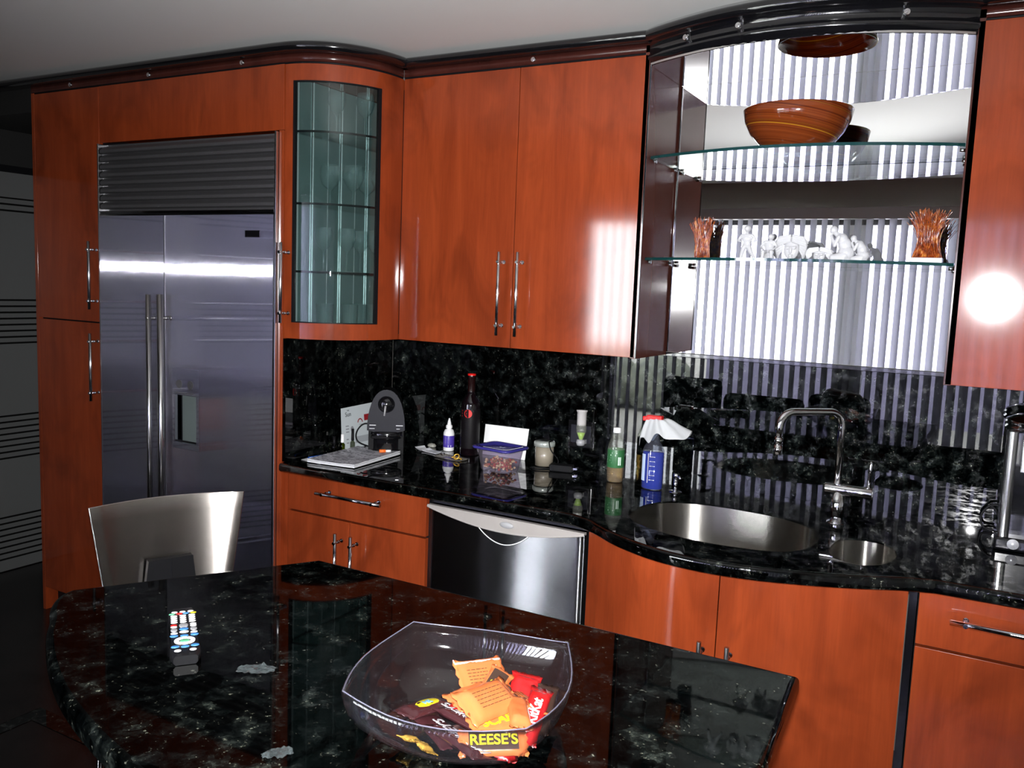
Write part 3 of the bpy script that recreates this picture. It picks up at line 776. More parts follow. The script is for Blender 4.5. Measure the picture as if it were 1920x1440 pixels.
# ================================================================= BASE UNITS
t = thing('base_cabinet', 'cherry base cabinet with one drawer over two doors, beside the refrigerator', 'cabinet', (-.73, -.3, 0))
part('body', MB().box(-1.058, -.405, BF+.02, -.01, .10, .8755), M['blackm'], t)
part('toe_kick', MB().box(-1.058, -.405, BF+.07, -.02, 0, .10), M['blackm'], t)
part('corner_stile', MB().box(-1.0605, -1.0445, BF, BF+.02, .1, .875), M['cherry'], t)
d = door(t, -1.044, -.404, .733, .8745, BF, name='drawer'); bar_handle(d, (-.872, BF-.040, .826), (-.574, BF-.040, .826), (0, -1, 0), mat='darkchrome')
d = door(t, -1.044, -.742, .105, .729, BF); bar_handle(d, (-.776, BF-.040, .392), (-.776, BF-.040, .690), (0, -1, 0), mat='darkchrome')
d = door(t, -.742, -.404, .105, .729, BF); bar_handle(d, (-.704, BF-.040, .392), (-.704, BF-.040, .690), (0, -1, 0), mat='darkchrome')

t = thing('dishwasher', 'stainless steel dishwasher with curved taupe control strip under the worktop', 'dishwasher', (-.095, -.3, 0))
X0, X1 = -.388, .199
part('body', MB().box(-.4035, .2165, BF+.03, -.02, .0, .872), M['blackm'], t)
dn = 24
part('door', MB().prism([(X0+(X1-.006-X0)*i/dn, BF-.004-.0105*(1-(2*i/dn-1)**2)) for i in range(dn+1)]+[(X1-.006, BF+.03), (X0, BF+.03)], .11, .856, smside=True), M['dwsteel'], t)
part('edge_trim', MB().box(X1-.006, X1-.0035, BF-.008, BF+.02, .11, .856), M['trimsteel'], t)
up = [(X0, .859), (X1, .859)]
lo = [(X1-(X1-X0)*i/24, .851-.041*math.sin(PI*i/24)**.9) for i in range(25)]
cp = part('control_panel', MB().prism(up+lo, BF-.020, BF-.004, axis='y'), M['taupe'], t, bevel=.003)
lo2 = [(X1-(X1-X0)*i/24, .8515-.0405*math.sin(PI*i/24)**.9) for i in range(25)]
rows = [[(x, BF-.0215, z+.0035) for x, z in lo2], [(x, BF-.0215, z-.0015) for x, z in lo2], [(x, BF-.012, z-.003) for x, z in lo2]]
part('panel_edge', MB().grid(rows, 0, True), pm('pale_panel_edge', (.45, .42, .40), .4, .2), cp)
badge = MB().lathe([(.0005, .0035), (.022, .0035), (.026, .0), (.026, -.002)], (0, 0, 0), 28, sx=1, sy=.42)
badge.xf(Matrix.Translation((-.075, BF-.0205, .838)) @ Matrix.Rotation(PI/2, 4, 'X'))
part('oval_badge', badge, M['grey'], cp)
pk = [(-.19+.20*i/20, .822-.0+0-(.052)*math.sin(PI*i/20)**.8) for i in range(21)]
pkf = [(x, z) for x, z in pk]+[(.01, .828), (-.19, .828)]
part('grip_recess', MB().prism(pkf, BF-.0165, BF-.010, axis='y'), M['darkchrome'], t)
part('grip_edge', MB().tube([(x, BF-.0165, z) for x, z in pk], .0016, 6), M['whitepr'], t)
part('vent_strips', MB().box(-.380, .200, BF+.008, BF+.025, .8605, .8665).box(-.380, .200, BF+.004, BF+.02, .8675, .8740), M['dkgrey'], t, bevel=.001)

t = thing('sink_cabinet', 'bow-fronted cherry sink cabinet with two curved doors', 'cabinet', (.67, -.3, 0))
sp = [(q.x, q.y) for q in catmull([(.221, -.672, 0), (.30, -.722, 0), (.40, -.775, 0), (.52, -.805, 0), (.61, -.812, 0), (.70, -.806, 0), (.80, -.785, 0), (.92, -.745, 0), (1.02, -.705, 0), (1.112, -.664, 0)], 5)]
gx = min(range(len(sp)), key=lambda i: abs(sp[i][0]-.668))
def off(path, d):
    out = []
    for i, p in enumerate(path):
        a, b = V(path[max(i-1, 0)]), V(path[min(i+1, len(path)-1)]); e = (b-a).normalized(); out.append((p[0]-e.y*d, p[1]+e.x*d))
    return out
si = off(sp, .019)
da = part('door', curved_panel(MB(), sp[:gx+1], si[:gx+1], .105, .8745), M['cherry'], t, label='curved left door')
spb = [(sp[gx][0]+.003, sp[gx][1])]+sp[gx+1:]
db = part('door', curved_panel(MB(), spb, off(spb, .019), .105, .8745), M['cherry'], t, label='curved right door')
bar_handle(da, (.633, -.858, .39), (.633, -.858, .688), (.0, -1, 0), mat='darkchrome')
bar_handle(db, (.706, -.852, .39), (.706, -.852, .688), (.0, -1, 0), mat='darkchrome')
part('body', MB().prism([(x, y) for x, y in off(sp, .021)]+[(1.112, -.02), (.221, -.02)], .10, .12).box(.218, .2255, -.66, -.02, .1, .8755).box(1.1135, 1.133, -.648, -.02, .1, .8755), M['black'], t)
part('toe_kick', MB().prism([(x, y) for x, y in off(sp, .07)]+[(1.10, -.05), (.24, -.05)], 0, .10), M['blackm'], t)

t = thing('base_cabinet', 'cherry base cabinet with a long-handled drawer right of the sink cabinet', 'cabinet', (1.6, -.3, 0))
part('body', MB().box(1.1345, XE-.003, BF+.02, -.01, .10, .8755), M['blackm'], t)
part('toe_kick', MB().box(1.1345, XE-.003, BF+.07, -.02, 0, .10), M['blackm'], t)
d = door(t, 1.1355, 1.78, .728, .8745, BF, name='drawer'); bar_handle(d, (1.212, BF-.045, .818), (1.70, BF-.045, .818), (0, -1, 0), mat='chrome', r=.0075)
door(t, 1.1355, 1.78, .105, .724, BF)
door(t, 1.78, XE-.003, .105, .8745, BF)

# ================================================================= ISLAND
isl = [(-.173, -1.437), (.985, -1.433), (1.003, -1.79), (1.02, -2.42)]
isl += [(q.x, q.y) for q in catmull([(1.02, -2.42, 0), (.75, -2.40, 0), (.47, -2.345, 0), (.219, -2.281, 0), (.099, -2.252, 0), (-.046, -2.204, 0), (-.174, -2.145, 0), (-.285, -2.080, 0), (-.352, -2.03, 0), (-.412, -1.99, 0), (-.455, -1.945, 0), (-.468, -1.905, 0)], 4)][1:]
isl = isl[::-1]
t = thing('kitchen_island', 'kitchen island with a large polished black granite top and curved left end', 'island', (.35, -1.9, 0))
part('granite_top', slab(MB(), isl, ZC-.045, ZC, .014), M['granite_top'], t)
part('base', MB().box(.15, .90, -2.15, -1.62, .1, ZC-.046), M['mahog'], t, bevel=.002)
part('toe_kick', MB().box(.18, .87, -2.10, -1.67, 0, .10), M['blackm'], t)

# ================================================================= CHAIR
xax = V((.170, .363, 0)).normalized(); rz = math.atan2(xax.y, xax.x)
t = thing('bar_chair', 'island chair with a tapered brushed steel back and black seat', 'chair', (-.685, -1.477, 0), rz)
# local: x across the back, -y towards the island
def bp_(x, z): return -.042*(x/.2)**2+.016*((z-.66)/.34)**2
rows = []
for k in range(9):
    z = .64+(1.0-.64)*k/8; w_ = .152+.050*((z-.64)/.36)
    rows.append([(w_*(i/8-1)if False else w_*(i/6-1), bp_(w_*(i/6-1), z), z) for i in range(13)])
pl = link_mesh('backrest', MB().grid(rows, 0, True), M['chairsteel'], V((0, 0, 0))); pl.parent = t; ORG[pl.name] = V((0, 0, 0))
sm_ = pl.modifiers.new('thick', 'SOLIDIFY'); sm_.thickness = .005; sm_.offset = 0; bev(pl, .002, 2, 50)
part('back_bracket', MB().prism([(-.058, .836), (.058, .838), (.085, .60), (-.085, .60)], -.034, -.012, axis='y').box(-.0015, .0015, -.0375, -.0340, .60, .835), M['blackm'], t, local=True, bevel=.003)
part('seat', MB().box(-.20, .20, -.42, -.02, .585, .64), M['leather'], t, local=True, bevel=.018)
for sx in (-1, 1):
    for yy in (-.05, -.38):
        part('leg', MB().cyl((sx*.17, yy, .586), (sx*.20, yy-.02*(1 if yy < -.2 else -1), 0.001), .011, n=14), M['chrome'], t, local=True)
part('footrest', MB().cyl((-.188, -.385, .22), (.188, -.385, .22), .008, n=12), M['chrome'], t, local=True)

# ================================================================= ON THE ISLAND
# --- acrylic bowl
BC = V((.559, -1.929, ZC+.0005))
cor = [V((.457, -2.096)), V((.733, -2.043)), V((.658, -1.754)), V((.391, -1.828))]
cen = V((.559, -1.929))
def rim_pt(i, t, s):
    a, b = cor[i], cor[(i+1) % 4]; p = a.lerp(b, t); nrm = V(((b-a).y, -(b-a).x)).normalized()
    p = p+nrm*(.030*math.sin(PI*t))
    q = p-cen; r = q.length; circ = q.normalized()*.16
    k = max(0, min(1, (s-.35)/.55))
    return cen+(q*k+circ*(1-k))*s
rings = [(.03, .0), (.54, .0), (.64, .003), (.76, .012), (.87, .028), (.94, .048), (.98, .068), (1.0, .086)]
rows = []
for s, h in rings:
    r = []
    for i in range(4):
        for k in range(10):
            t_ = k/10; p = rim_pt(i, t_, s)
            up_ = .010*(abs(t_-.5)*2)**2.2*max(0, (s-.6)/.4)
            r.append((p.x, p.y, ZC+.002+h+up_))
    rows.append(r)
t = thing('candy_bowl', 'clear square acrylic bowl filled with wrapped candy on the island', 'bowl', tuple(BC))
bo = part('bowl_wall', MB().grid(rows, 0, True, close=True), M['acrylic'], t)
so = bo.modifiers.new('thick', 'SOLIDIFY'); so.thickness = .0028; so.offset = 1
part('rim', MB().tube([V(p) for p in rows[-1]]+[V(rows[-1][0])], .0010, 8, caps=False), M['acryledge'], t)

def wrapper(L, W, T, mats, crimp=.010, seed=0):
    rnd = random.Random(seed); nx, ny = 17, 9; up, dn = [], []
    zz = []
    for i in range(nx):
        x = -L/2+L*i/(nx-1); e = min(i, nx-1-i)/(nx-1)*L
        hx = min(1, max(0, (e-crimp)/(L*.09)))**.6
        ru, rd = [], []
        for j in range(ny):
            yy = -1+2*j/(ny-1); w = W*(1.08 if e < crimp*.6 else 1.0-.05*(hx > 0)*hx)
            jag = (.0015 if (j % 2) else -.0015) if i in (0, nx-1) else 0
            h = T/2*hx*max(0, 1-abs(yy)**3.2)**.5+rnd.uniform(-1, 1)*.0007
            xx = x+(jag if i else -jag)
            ru.append((xx, yy*w/2, h+.0004)); rd.append((xx, yy*w/2, -h-.0004+rnd.uniform(-1, 1)*.0003))
        up.append(ru); dn.append(rd)
    mb = MB().grid(up, 0, True).grid(dn, 0, True)
    m = nx*ny
    for i in range(nx-1):
        for j in (0, ny-1):
            a, b = i*ny+j, (i+1)*ny+j; mb.f.append((a, b, b+m, a+m)); mb.mi.append(0); mb.sm.append(True)
    for j in range(ny-1):
        for i in (0, nx-1):
            a, b = i*ny+j, i*ny+j+1; mb.f.append((a, b, b+m, a+m)); mb.mi.append(0); mb.sm.append(True)
    return mb
def lines(w, h, n, seed, th=.0009):
    r = random.Random(seed); mb = MB()
    for k in range(n):
        y = h/2-h*k/(n-1); x = -w/2
        while x < w/2:
            l = r.uniform(.003, .009); mb.box(x, min(w/2, x+l), y-th/2, y+th/2, 0, .0003); x += l+.0018
    return mb
def candy(c, ang, roll, pitch, L, W, T, mat, label, text=None, tcol='silver', extra=None, seed=0, flip=False, tsize=None):
    t = thing('wrapped_candy', label, 'candy', c, group='wrapped candies in the acrylic bowl')
    t.rotation_euler = (math.radians(roll), math.radians(pitch), math.radians(ang))
    part('wrapper', wrapper(L, W, T, None, seed=seed), M[mat], t, local=True)
    zt = T/2+.0012
    if text:
        ts = tsize or W*.62
        textmesh('lettering', text, ts, Matrix.Translation((0, 0, zt)), M[tcol], t, .0003, bold=.0004)
    if extra == 'lines':
        part('small_print', lines(L*.55, W*.42, 5, seed).xf(Matrix.Translation((0, 0, zt-.0004))), M['brown'], t, local=True)
    if extra == 'edge':
        part('white_seam', MB().box(-L/2+.002, L/2-.002, W*.40, W*.44, .0008, .0016), M['whitepr'], t, local=True)
        part('small_print', lines(L*.42, W*.36, 5, seed).xf(Matrix.Translation((-.008, 0, zt-.0004))), M['brown'], t, local=True)
    if extra == 'yellow':
        part('yellow_emblem', MB().lathe([(.0003, .001), (L*.22, .001), (L*.25, 0)], (0.004, 0, T/2-.0001), 24, sx=1, sy=.42), M['yellow'], t, local=True)
        textmesh('lettering', 'MR', W*.3, Matrix.Translation((.004, 0, T/2+.0012)), M['blue'], t, .0003)
    if extra == 'stripe':
        part('brown_band', MB().grid([[(-L*.36+L*.72*i/8, y, T/2*max(0, 1-abs(y/(W/2))**3.2)**.5+.0010) for i in range(9)] for y in (-W*.34, -W*.25, -W*.12, 0, W*.12, W*.25, W*.34)], 0, True), M['brown'], t, local=True)
    return t
z0 = 0
candy((.553, -1.985, .930), 150, 4, 0, .115, .046, .012, 'brfoil', 'dark wrapper lowest in the bowl, at its left front', seed=1, extra=None)
candy((.610, -2.014, .942), 158, 18, 2, .126, .046, .015, 'brfoil', 'dark brown bar at the front of the bowl with the largest silver lettering', "HERSHEY'S", 'silver', seed=2, tsize=.027)
candy((.588, -1.962, .945), 166, 14, 0, .118, .040, .014, 'brfoil', 'dark brown bar with silver lettering, just behind the front one', "HERSHEY'S", 'silver', seed=3, tsize=.022)
candy((.512, -1.962, .945), 84, 0, 10, .112, .046, .013, 'brfoil', 'dark wrapper with a yellow emblem at the left of the bowl', extra='yellow', seed=4)
candy((.532, -2.028, .929), 170, 25, 5, .036, .028, .008, 'gold', 'small gold wrapper pressed against the left front of the bowl', seed=5)
candy((.562, -2.034, .928), 160, 30, -5, .040, .026, .008, 'gold', 'small gold wrapper right of its twin, low at the front of the bowl', seed=6)
candy((.502, -1.915, .932), 20, 0, 0, .030, .016, .006, 'gold', 'tiny shiny gold foil piece at the back left of the candy pile', seed=7)
candy((.578, -1.925, .952), 60, 0, 0, .07, .034, .010, 'redfoil', 'red wrapper mostly hidden under the orange candies', seed=8)
candy((.655, -2.000, .936), 20, 22, 0, .080, .032, .012, 'redfoil', 'red wrapper lowest at the front right of the bowl', seed=9)
candy((.662, -2.006, .952), 36, 32, 0, .100, .042, .016, 'orfoil', 'orange wrapper with yellow lettering on brown, right at the front rim', "REESE'S", 'yellow', extra='stripe', seed=10, tsize=.022)
candy((.628, -1.850, .952), 112, 10, -14, .10, .050, .012, 'redfoil', 'plain red wrapper behind the orange candies at the right', seed=11)
candy((.672, -1.868, .948), 108, 6, -10, .12, .034, .012, 'brown', 'brown-striped wrapper between the two red ones', seed=12)
candy((.678, -1.912, .958), 106, 12, -8, .140, .036, .015, 'redfoil', 'red chocolate bar with white lettering along the right side of the bowl', 'KitKat', 'whitepr', seed=13, tsize=.024)
candy((.648, -1.895, .962), 150, 10, 0, .085, .046, .013, 'orfoil', 'orange wrapper at the right of the pile, beside the red ones', seed=14, extra='lines')
candy((.648, -1.960, .958), 60, 18, 0, .098, .048, .014, 'orfoil', 'orange wrapper with yellow lettering under the topmost one', 'SCARY', 'yellow', seed=15, tsize=.022)
candy((.578, -1.925, .967), 70, 6, 0, .088, .050, .018, 'orfoil', 'plain orange wrapper at the left of the orange pile', seed=16)
candy((.566, -1.880, .978), 62, 38, 6, .090, .062, .006, 'orfoil', 'flat orange wrapper standing up at the back with a white seam', extra='edge', seed=17)
candy((.607, -1.915, .985), 96, 24, -16, .082, .038, .014, 'orfoil', 'orange and brown twisted wrapper leaning near the top of the pile', 'S', 'yellow', extra='stripe', seed=18, tsize=.02)
candy((.627, -1.962, .988), 76, 26, 4, .108, .064, .020, 'orfoil', 'topmost puffy orange wrapper covered in lines of small print', extra='lines', seed=19)
candy((.672, -1.950, .978), -56, -10, 0, .096, .034, .018, 'orfoil', 'narrow shiny orange wrapper standing on end at the right front', seed=20)

# --- remote control
a0 = math.atan2(.140, -.177)
t = thing('remote_control', 'black remote control with white, grey and blue buttons on the island', 'remote', (-.052, -1.953, ZC+.001), a0)
rc = MB(); rows = []
for k in range(13):
    x = -.112+.224*k/12; w_ = .0265-.003*math.sin(PI*k/12)+.001*(k < 3); e = 1 if 0 < k < 12 else .75
    h = .021 if k > 3 else .021-.004*(3-k)/3
    rows.append([(x, -w_*e, .004), (x, -w_*.82*e, .0), (x, w_*.82*e, 0), (x, w_*e, .004), (x, w_*e, h-.004), (x, w_*.86*e, h), (x, -w_*.86*e, h), (x, -w_*e, h-.004)])
rc.grid(rows, 0, True, close=True); rc.add(rows[0], [tuple(range(8))]); rc.add(rows[-1], [tuple(range(8))])
body = part('body', rc, pm('remote_black', (.006, .006, .007), .4, spec=.25), t, local=True)
def btn(x, y, rx, ry, mat, name='button', z=.0208, n=18, h=.0016):
    x = x*1.09-.015; rx *= 1.12; ry *= 1.08
    part(name, MB().lathe([(.0002, h), (.8, h), (1.0, h*.5), (1.0, 0)], (0, 0, 0), n, sx=1, sy=1).xf(Matrix.Translation((x, y, z)) @ Matrix.Diagonal((rx, ry, 1, 1))), M[mat], t, local=True)
for x, y, mt in ((.098, .015, 'whitepr'), (.098, 0, 'whitepr'), (.098, -.015, 'whitepr'), (.090, .020, 'green'), (.090, .006, 'red'), (.090, -.006, 'blue'), (.090, -.020, 'yellow')): btn(x, y, .0035, .0052, mt)
for i in range(4):
    for y in (.0165, 0, -.0165): btn(.079-.0098*i, y, .0038, .0058, 'whitepr')
btn(.032, 0, .012, .0075, 'grey'); btn(.016, 0, .0058, .0078, 'blue'); btn(.003, 0, .0048, .0078, 'whitepr')
for y in (.0175, -.0175):
    btn(.036, y, .0036, .0055, 'red' if y > 0 else 'whitepr'); btn(.028, y, .0036, .0055, 'whitepr'); btn(.014, y, .0085, .0056, 'grey'); btn(-.001, y, .0035, .0058, 'whitepr')
for x, y in ((-.012, .018), (-.012, -.018), (-.014, 0), (-.058, .017), (-.060, 0), (-.058, -.017)): btn(x, y, .0048, .0068, 'blue')
dp = MB()
for a, b in ((20, 160), (200, 340)):
    o_ = [(.0155*math.cos(math.radians(a+(b-a)*i/10)), .0175*math.sin(math.radians(a+(b-a)*i/10))) for i in range(11)]
    i_ = [(.0085*math.cos(math.radians(b-(b-a)*i/10)), .0100*math.sin(math.radians(b-(b-a)*i/10))) for i in range(11)]
    dp.prism(o_+i_, .0208, .0224)
for a, b in ((-16, 16), (164, 196)):
    o_ = [(.0155*math.cos(math.radians(a+(b-a)*i/6)), .0175*math.sin(math.radians(a+(b-a)*i/6))) for i in range(7)]
    i_ = [(.0085*math.cos(math.radians(b-(b-a)*i/6)), .0100*math.sin(math.radians(b-(b-a)*i/6))) for i in range(7)]
    dp.prism(o_+i_, .0208, .0224)
dp.xf(Matrix.Translation((-.0542, 0, 0)) @ Matrix.Diagonal((1.1, 1.05, 1, 1)))
part('direction_ring', dp, M['whitepr'], t, local=True)
btn(-.036, 0, .006, .0078, 'green')
btn(-.075, .013, .0045, .0055, 'whitepr'); btn(-.075, -.013, .0045, .0055, 'whitepr')
# --- clear plastic scrap, then a second sheet standing in for a reflection
def scrap(name, loc, rz, L, W, label, seed):
    r = random.Random(seed); rows = []
    for i in range(12):
        x = -L/2+L*i/11; wv = W*(.35+.65*math.sin(PI*(i+.6)/12.2))
        rows.append([(x+r.uniform(-.001, .001), -wv/2+wv*j/6, .001+abs(r.gauss(0, .0022))*(1 if 0 < i < 11 else .2)) for j in range(7)])
    return top(name, MB().grid(rows, 0, False), thin_glass('cellophane', (.75, .8, .82), 1.5, .08, haze=.07, hcol=(.5, .6, .62)), loc, label, 'wrapper', None, local=True, rz=rz)
scrap('scrap_and_glint', (.153, -1.969, ZC+.0005), .55, .066, .040, 'crumpled clear plastic scrap on the island beside the remote control', 3)
scrap('scrap_and_glint', (.380, -2.148, ZC+.0005), .9, .045, .030, 'clear sheet standing in for a bluish reflection on the island, left of the bowl', 5)  # bluish reflection on the granite, built as a clear sheet

# ================================================================= ON THE WORKTOP
zc = ZC+.0006
# newspaper lying on the worktop
def paperstack(name, corners, z, n, th, mat, label, curl=.004, seed=1):
    """curled sheets through 4 world corners (x,y), counter-clockwise"""
    r = random.Random(seed); c = [V(p) for p in corners]; mb = MB()
    for s in range(n):
        o = V((r.uniform(-.004, .004), r.uniform(-.004, .004))) if s < n-1 else V((0, 0))
        rows, rb = [], []
        for i in range(9):
            u = i/8; row = []; rw = []
            for j in range(9):
                v = j/8; p = (c[0].lerp(c[1], u)).lerp(c[3].lerp(c[2], u), v)+o
                h = z+s*th+.0012*s+curl*(abs(u-.5)*2)**3*(.5+.5*v)*(s+1)/n
                row.append((p.x, p.y, h+th*.85)); rw.append((p.x, p.y, h))
            rows.append(row); rb.append(rw)
        top_mi = 0 if s == n-1 else 1
        mb.grid(rows, top_mi, True); mb.grid(rb, 1, True)
        for k in (0, 8):
            mb.grid([rows[k], rb[k]], 1, False); mb.grid([[q[k] for q in rows], [q[k] for q in rb]], 1, False)
    cc = sum((p for p in c), V((0, 0)))/4
    return top(name, mb, [mat, M['paper']], (cc.x, cc.y, z), label, 'newspaper' if 'news' in name else 'paper')
paperstack('loose_paper', [(-1.030, -.585), (-.92, -.600), (-.93, -.33), (-1.028, -.36)], zc, 1, .0008, M['paper'], 'pale sheet of paper sticking out under the newspaper at the worktop end', .001)
nw = paperstack('newspaper', [(-.975, -.612), (-.768, -.588), (-.790, -.275), (-.985, -.300)], zc+.0022, 3, .0032, M['news'], 'folded printed newspaper lying on the worktop in front of the coffee machine', .005)
# leaflet leaning on the side splash
t = thing('leaflet', 'white printed news leaflet leaning against the side wall behind the coffee machine', 'paper', (-1.03, -.22, zc))
lf = MB(); lf.add([(-1.026, -.352, zc), (-1.020, -.085, zc), (-1.040, -.085, 1.094), (-1.042, -.345, 1.086)], [(0, 1, 2, 3)])
lf.add([(-1.0265, -.352, zc), (-1.0205, -.085, zc), (-1.0405, -.085, 1.094), (-1.0425, -.345, 1.086)], [(3, 2, 1, 0)])
part('sheet', lf, pm('leaflet_paper', (.46, .50, .52), .7), t)
def onleaf(y, z): k = (z-zc)/.175; return V((-1.0225-.0185*k+.001, y, z))
mt = frame((0, 0, 0), (0, 1, .02), (1, 0, .1))
def lt(s, size, y, z, mat='ink'):
    m = mt.copy(); p = onleaf(y, z); m.translation = (p-ORG[t.name]); textmesh('headline', s, size, m, M[mat], t, .0002)
lt('Sun', .026, -.305, 1.058); lt('THE', .008, -.305, 1.074)
pr = MB()
def lb(y0, y1, z0, z1):
    a, b, c, d = onleaf(y0, z0), onleaf(y1, z0), onleaf(y1, z1), onleaf(y0, z1); pr.add([a, b, c, d], [(0, 1, 2, 3)])
for k in range(3): lb(-.325, -.305, .985+.012*k, .989+.012*k)
lb(-.325, -.31, .955, .959); lb(-.325, -.31, .94, .944); lb(-.24, -.15, 1.008, 1.010)
part('print_lines', pr, M['greyink'], t)
pr = MB(); lb(-.27, -.16, .935, .962); part('grey_panel', pr, pm('pale_grey_print', (.3, .32, .34), .7), t)
pr = MB()
for k in range(10):
    a0_, a1_ = PI*k/10, PI*(k+1)/10
    for ro, ri in ((.017, .012),):
        q = [onleaf(-.232+ro*math.cos(a0_), 1.018+ro*math.sin(a0_)), onleaf(-.232+ro*math.cos(a1_), 1.018+ro*math.sin(a1_)), onleaf(-.232+ri*math.cos(a1_), 1.018+ri*math.sin(a1_)), onleaf(-.232+ri*math.cos(a0_), 1.018+ri*math.sin(a0_))]
        pr.add(q, [(0, 1, 2, 3)])
lb(-.205, -.165, 1.022, 1.048)
part('red_emblem', pr, M['dkred'], t)
pr = MB()
q = [onleaf(-.285+.010*math.cos(2*PI*k/12), .995+.013*math.sin(2*PI*k/12)) for k in range(12)]; pr.add(q, [tuple(range(12))])
part('round_stamp', pr, M['greyink'], t)

# coffee machine
t = thing('coffee_machine', 'dark grey pod coffee machine with an arched front and round black knob', 'coffee machine', (-.872, -.262, zc), math.radians(34))
def arch(w, h, n=18, k=.62):
    pts = [(-w/2, 0), (w/2, 0)]
    for i in range(n+1):
        a = i/n*PI; x = math.cos(a); s = math.sin(a)
        pts.append((w/2*(abs(x)**.9)*(1 if x > 0 else -1)*(1-.0*s), h*k*.5+(h-h*k*.5)*s**.85))
    return pts
shp = arch(.150, .262)
part('body', MB().prism([(x*.94, z*.97) for x, z in shp], -.02, .13, axis='y'), M['blackm'], t, local=True, bevel=.004)
sh = [(x, z) for x, z in arch(.152, .262) if z > .0]
up_ = [(x, z) for x, z in sh if z > .094]
shield = [(-.0755, .098), (-.05, .090), (0, .086), (.05, .090), (.0755, .098)]+sorted([p for p in up_], key=lambda p: math.atan2(p[1]-.1, p[0]))
part('front_shield', MB().prism(shield, -.038, -.02, axis='y'), M['dkgrey'], t, local=True, bevel=.006)
part('pod_spout', MB().lathe([(.0005, .0), (.062, .0), (.068, .006), (.068, .026), (.062, .030), (.0005, .030)], (0, -.010, .062), 32, sx=1, sy=.62), M['black'], t, local=True)
part('water_base', MB().lathe([(.0005, 0), (.066, 0), (.066, .012), (.054, .016), (.054, .060), (.0005, .060)], (0, -.006, .001), 32, sx=1.0, sy=.68), M['black'], t, local=True)
part('knob', MB().lathe([(.0005, .020), (.018, .018), (.030, .010), (.034, 0), (.034, -.004)], (0, 0, 0), 28).xf(Matrix.Translation((0, -.040, .203)) @ Matrix.Rotation(PI/2, 4, 'X')), M['black'], t, local=True)
part('lever', MB().cyl((-.002, -.060, .200), (-.006, -.064, .160), .004, .0035), M['grey'], t, local=True)
part('side_marks', MB().box(-.066, -.040, -.0392, -.038, .1165, .119).box(.040, .068, -.0392, -.038, .1165, .119).box(-.066, -.045, -.0392, -.038, .103, .105).box(.042, .055, -.0392, -.038, .103, .105), M['silver'], t, local=True)
top('coffee_machine_cable', MB().tube([V(q) for q in catmull([(-.93, -.20, .985), (-.985, -.25, 1.02), (-1.005, -.285, .99), (-.985, -.30, .95), (-.945, -.235, .92), (-.93, -.18, .918)], 8)], .0032, 8), M['blackm'], (-.97, -.25, .98), 'black cable looping out left of the coffee machine', 'cable')

# small bottles
def small_bottle(name, x, y, body, cap, r, hb, hc, rc, label, cat='bottle', group=None):
    t = thing(name, label, cat, (x, y, zc), group=group)
    part('flask', MB().lathe([(.0004, 0), (r, 0), (r, hb*.8), (r*.55, hb*.95), (r*.5, hb)], (x, y, zc), 20), body, t)
    part('cap', MB().lathe([(rc*.9, 0), (rc, .002), (rc*.85, hc), (.0004, hc)], (x, y, zc+hb), 20), cap, t); return t
ylw = thin_glass('yellow_oil', (.45, .5, .1), 1.4, .05)
small_bottle('nail_polish_bottle', -1.008, -.372, ylw, M['white'], .0105, .040, .034, .0068, 'small yellow-green polish bottle with a white cap by the side splash')
small_bottle('nail_polish_bottle', -1.000, -.318, thin_glass('clear_oil', (.6, .62, .55), 1.4, .05), M['blackm'], .010, .042, .048, .0062, 'small clear polish bottle with a tall black cap, right of the white-capped one')
small_bottle('nail_polish_bottle', -1.027, -.400, thin_glass('dark_oil', (.15, .2, .03), 1.4, .05), M['blackm'], .0105, .036, .030, .0065, 'small dark green bottle left of the white-capped polish bottle')
t = thing('pen', 'blue pen lying on the pale paper at the left end of the worktop', 'pen', (-1.0, -.50, .920))
part('barrel', MB().cyl((-1.012, -.565, .9205), (-.995, -.455, .9205), .0045, n=12), pm('blue_pen', (.01, .05, .22), .3), t)
part('clip', MB().cyl((-.998, -.475, .9262), (-.993, -.445, .9262), .0014, n=8), M['chrome'], t)
t = thing('orange_capsule', 'small orange and white plug lying on the newspaper', 'plug', (-.825, -.330, .9335))
part('orange_end', MB().cyl((-.842, -.345, .9365), (-.823, -.328, .9365), .0065, n=16), pm('orange_foam', (.85, .16, .02), .5), t)
part('white_end', MB().cyl((-.823, -.328, .9365), (-.808, -.314, .9365), .005, n=16), M['white'], t)

# glue bottle
x, y = -.700, -.060
t = thing('glue_bottle', 'white squeeze bottle with a purple label and pointed nozzle', 'bottle', (x, y, zc))
part('bottle_body', MB().lathe([(.0005, 0), (.0215, 0), (.023, .003), (.023, .074), (.018, .088), (.010, .093), (.010, .098)], (x, y, zc), 28), M['white'], t)
part('label', MB().lathe([(.0233, .016), (.0235, .017), (.0235, .064), (.0233, .065)], (x, y, zc), 28), pm('purple_label', (.06, .035, .30), .4), t)
part('nozzle', MB().lathe([(.0135, 0), (.0135, .010), (.009, .013), (.0085, .017), (.003, .040), (.0004, .041)], (x, y, zc+.096), 20), M['white'], t)
lm = MB()
for k in range(5): lm.add([(x+.0238*math.sin(a), y-.0238*math.cos(a), zc+.058-.007*k+dz) for a, dz in ((-.1, 0), (.5, 0), (.5, .002), (-.1, .002))], [(0, 1, 2, 3)])
lm.add([(x+.0238*math.sin(a), y-.0238*math.cos(a), z_) for a, z_ in ((.45, zc+.018), (1.0, zc+.018), (1.0, zc+.026), (.45, zc+.026))], [(0, 1, 2, 3)])
part('label_print', lm, M['whitepr'], t)
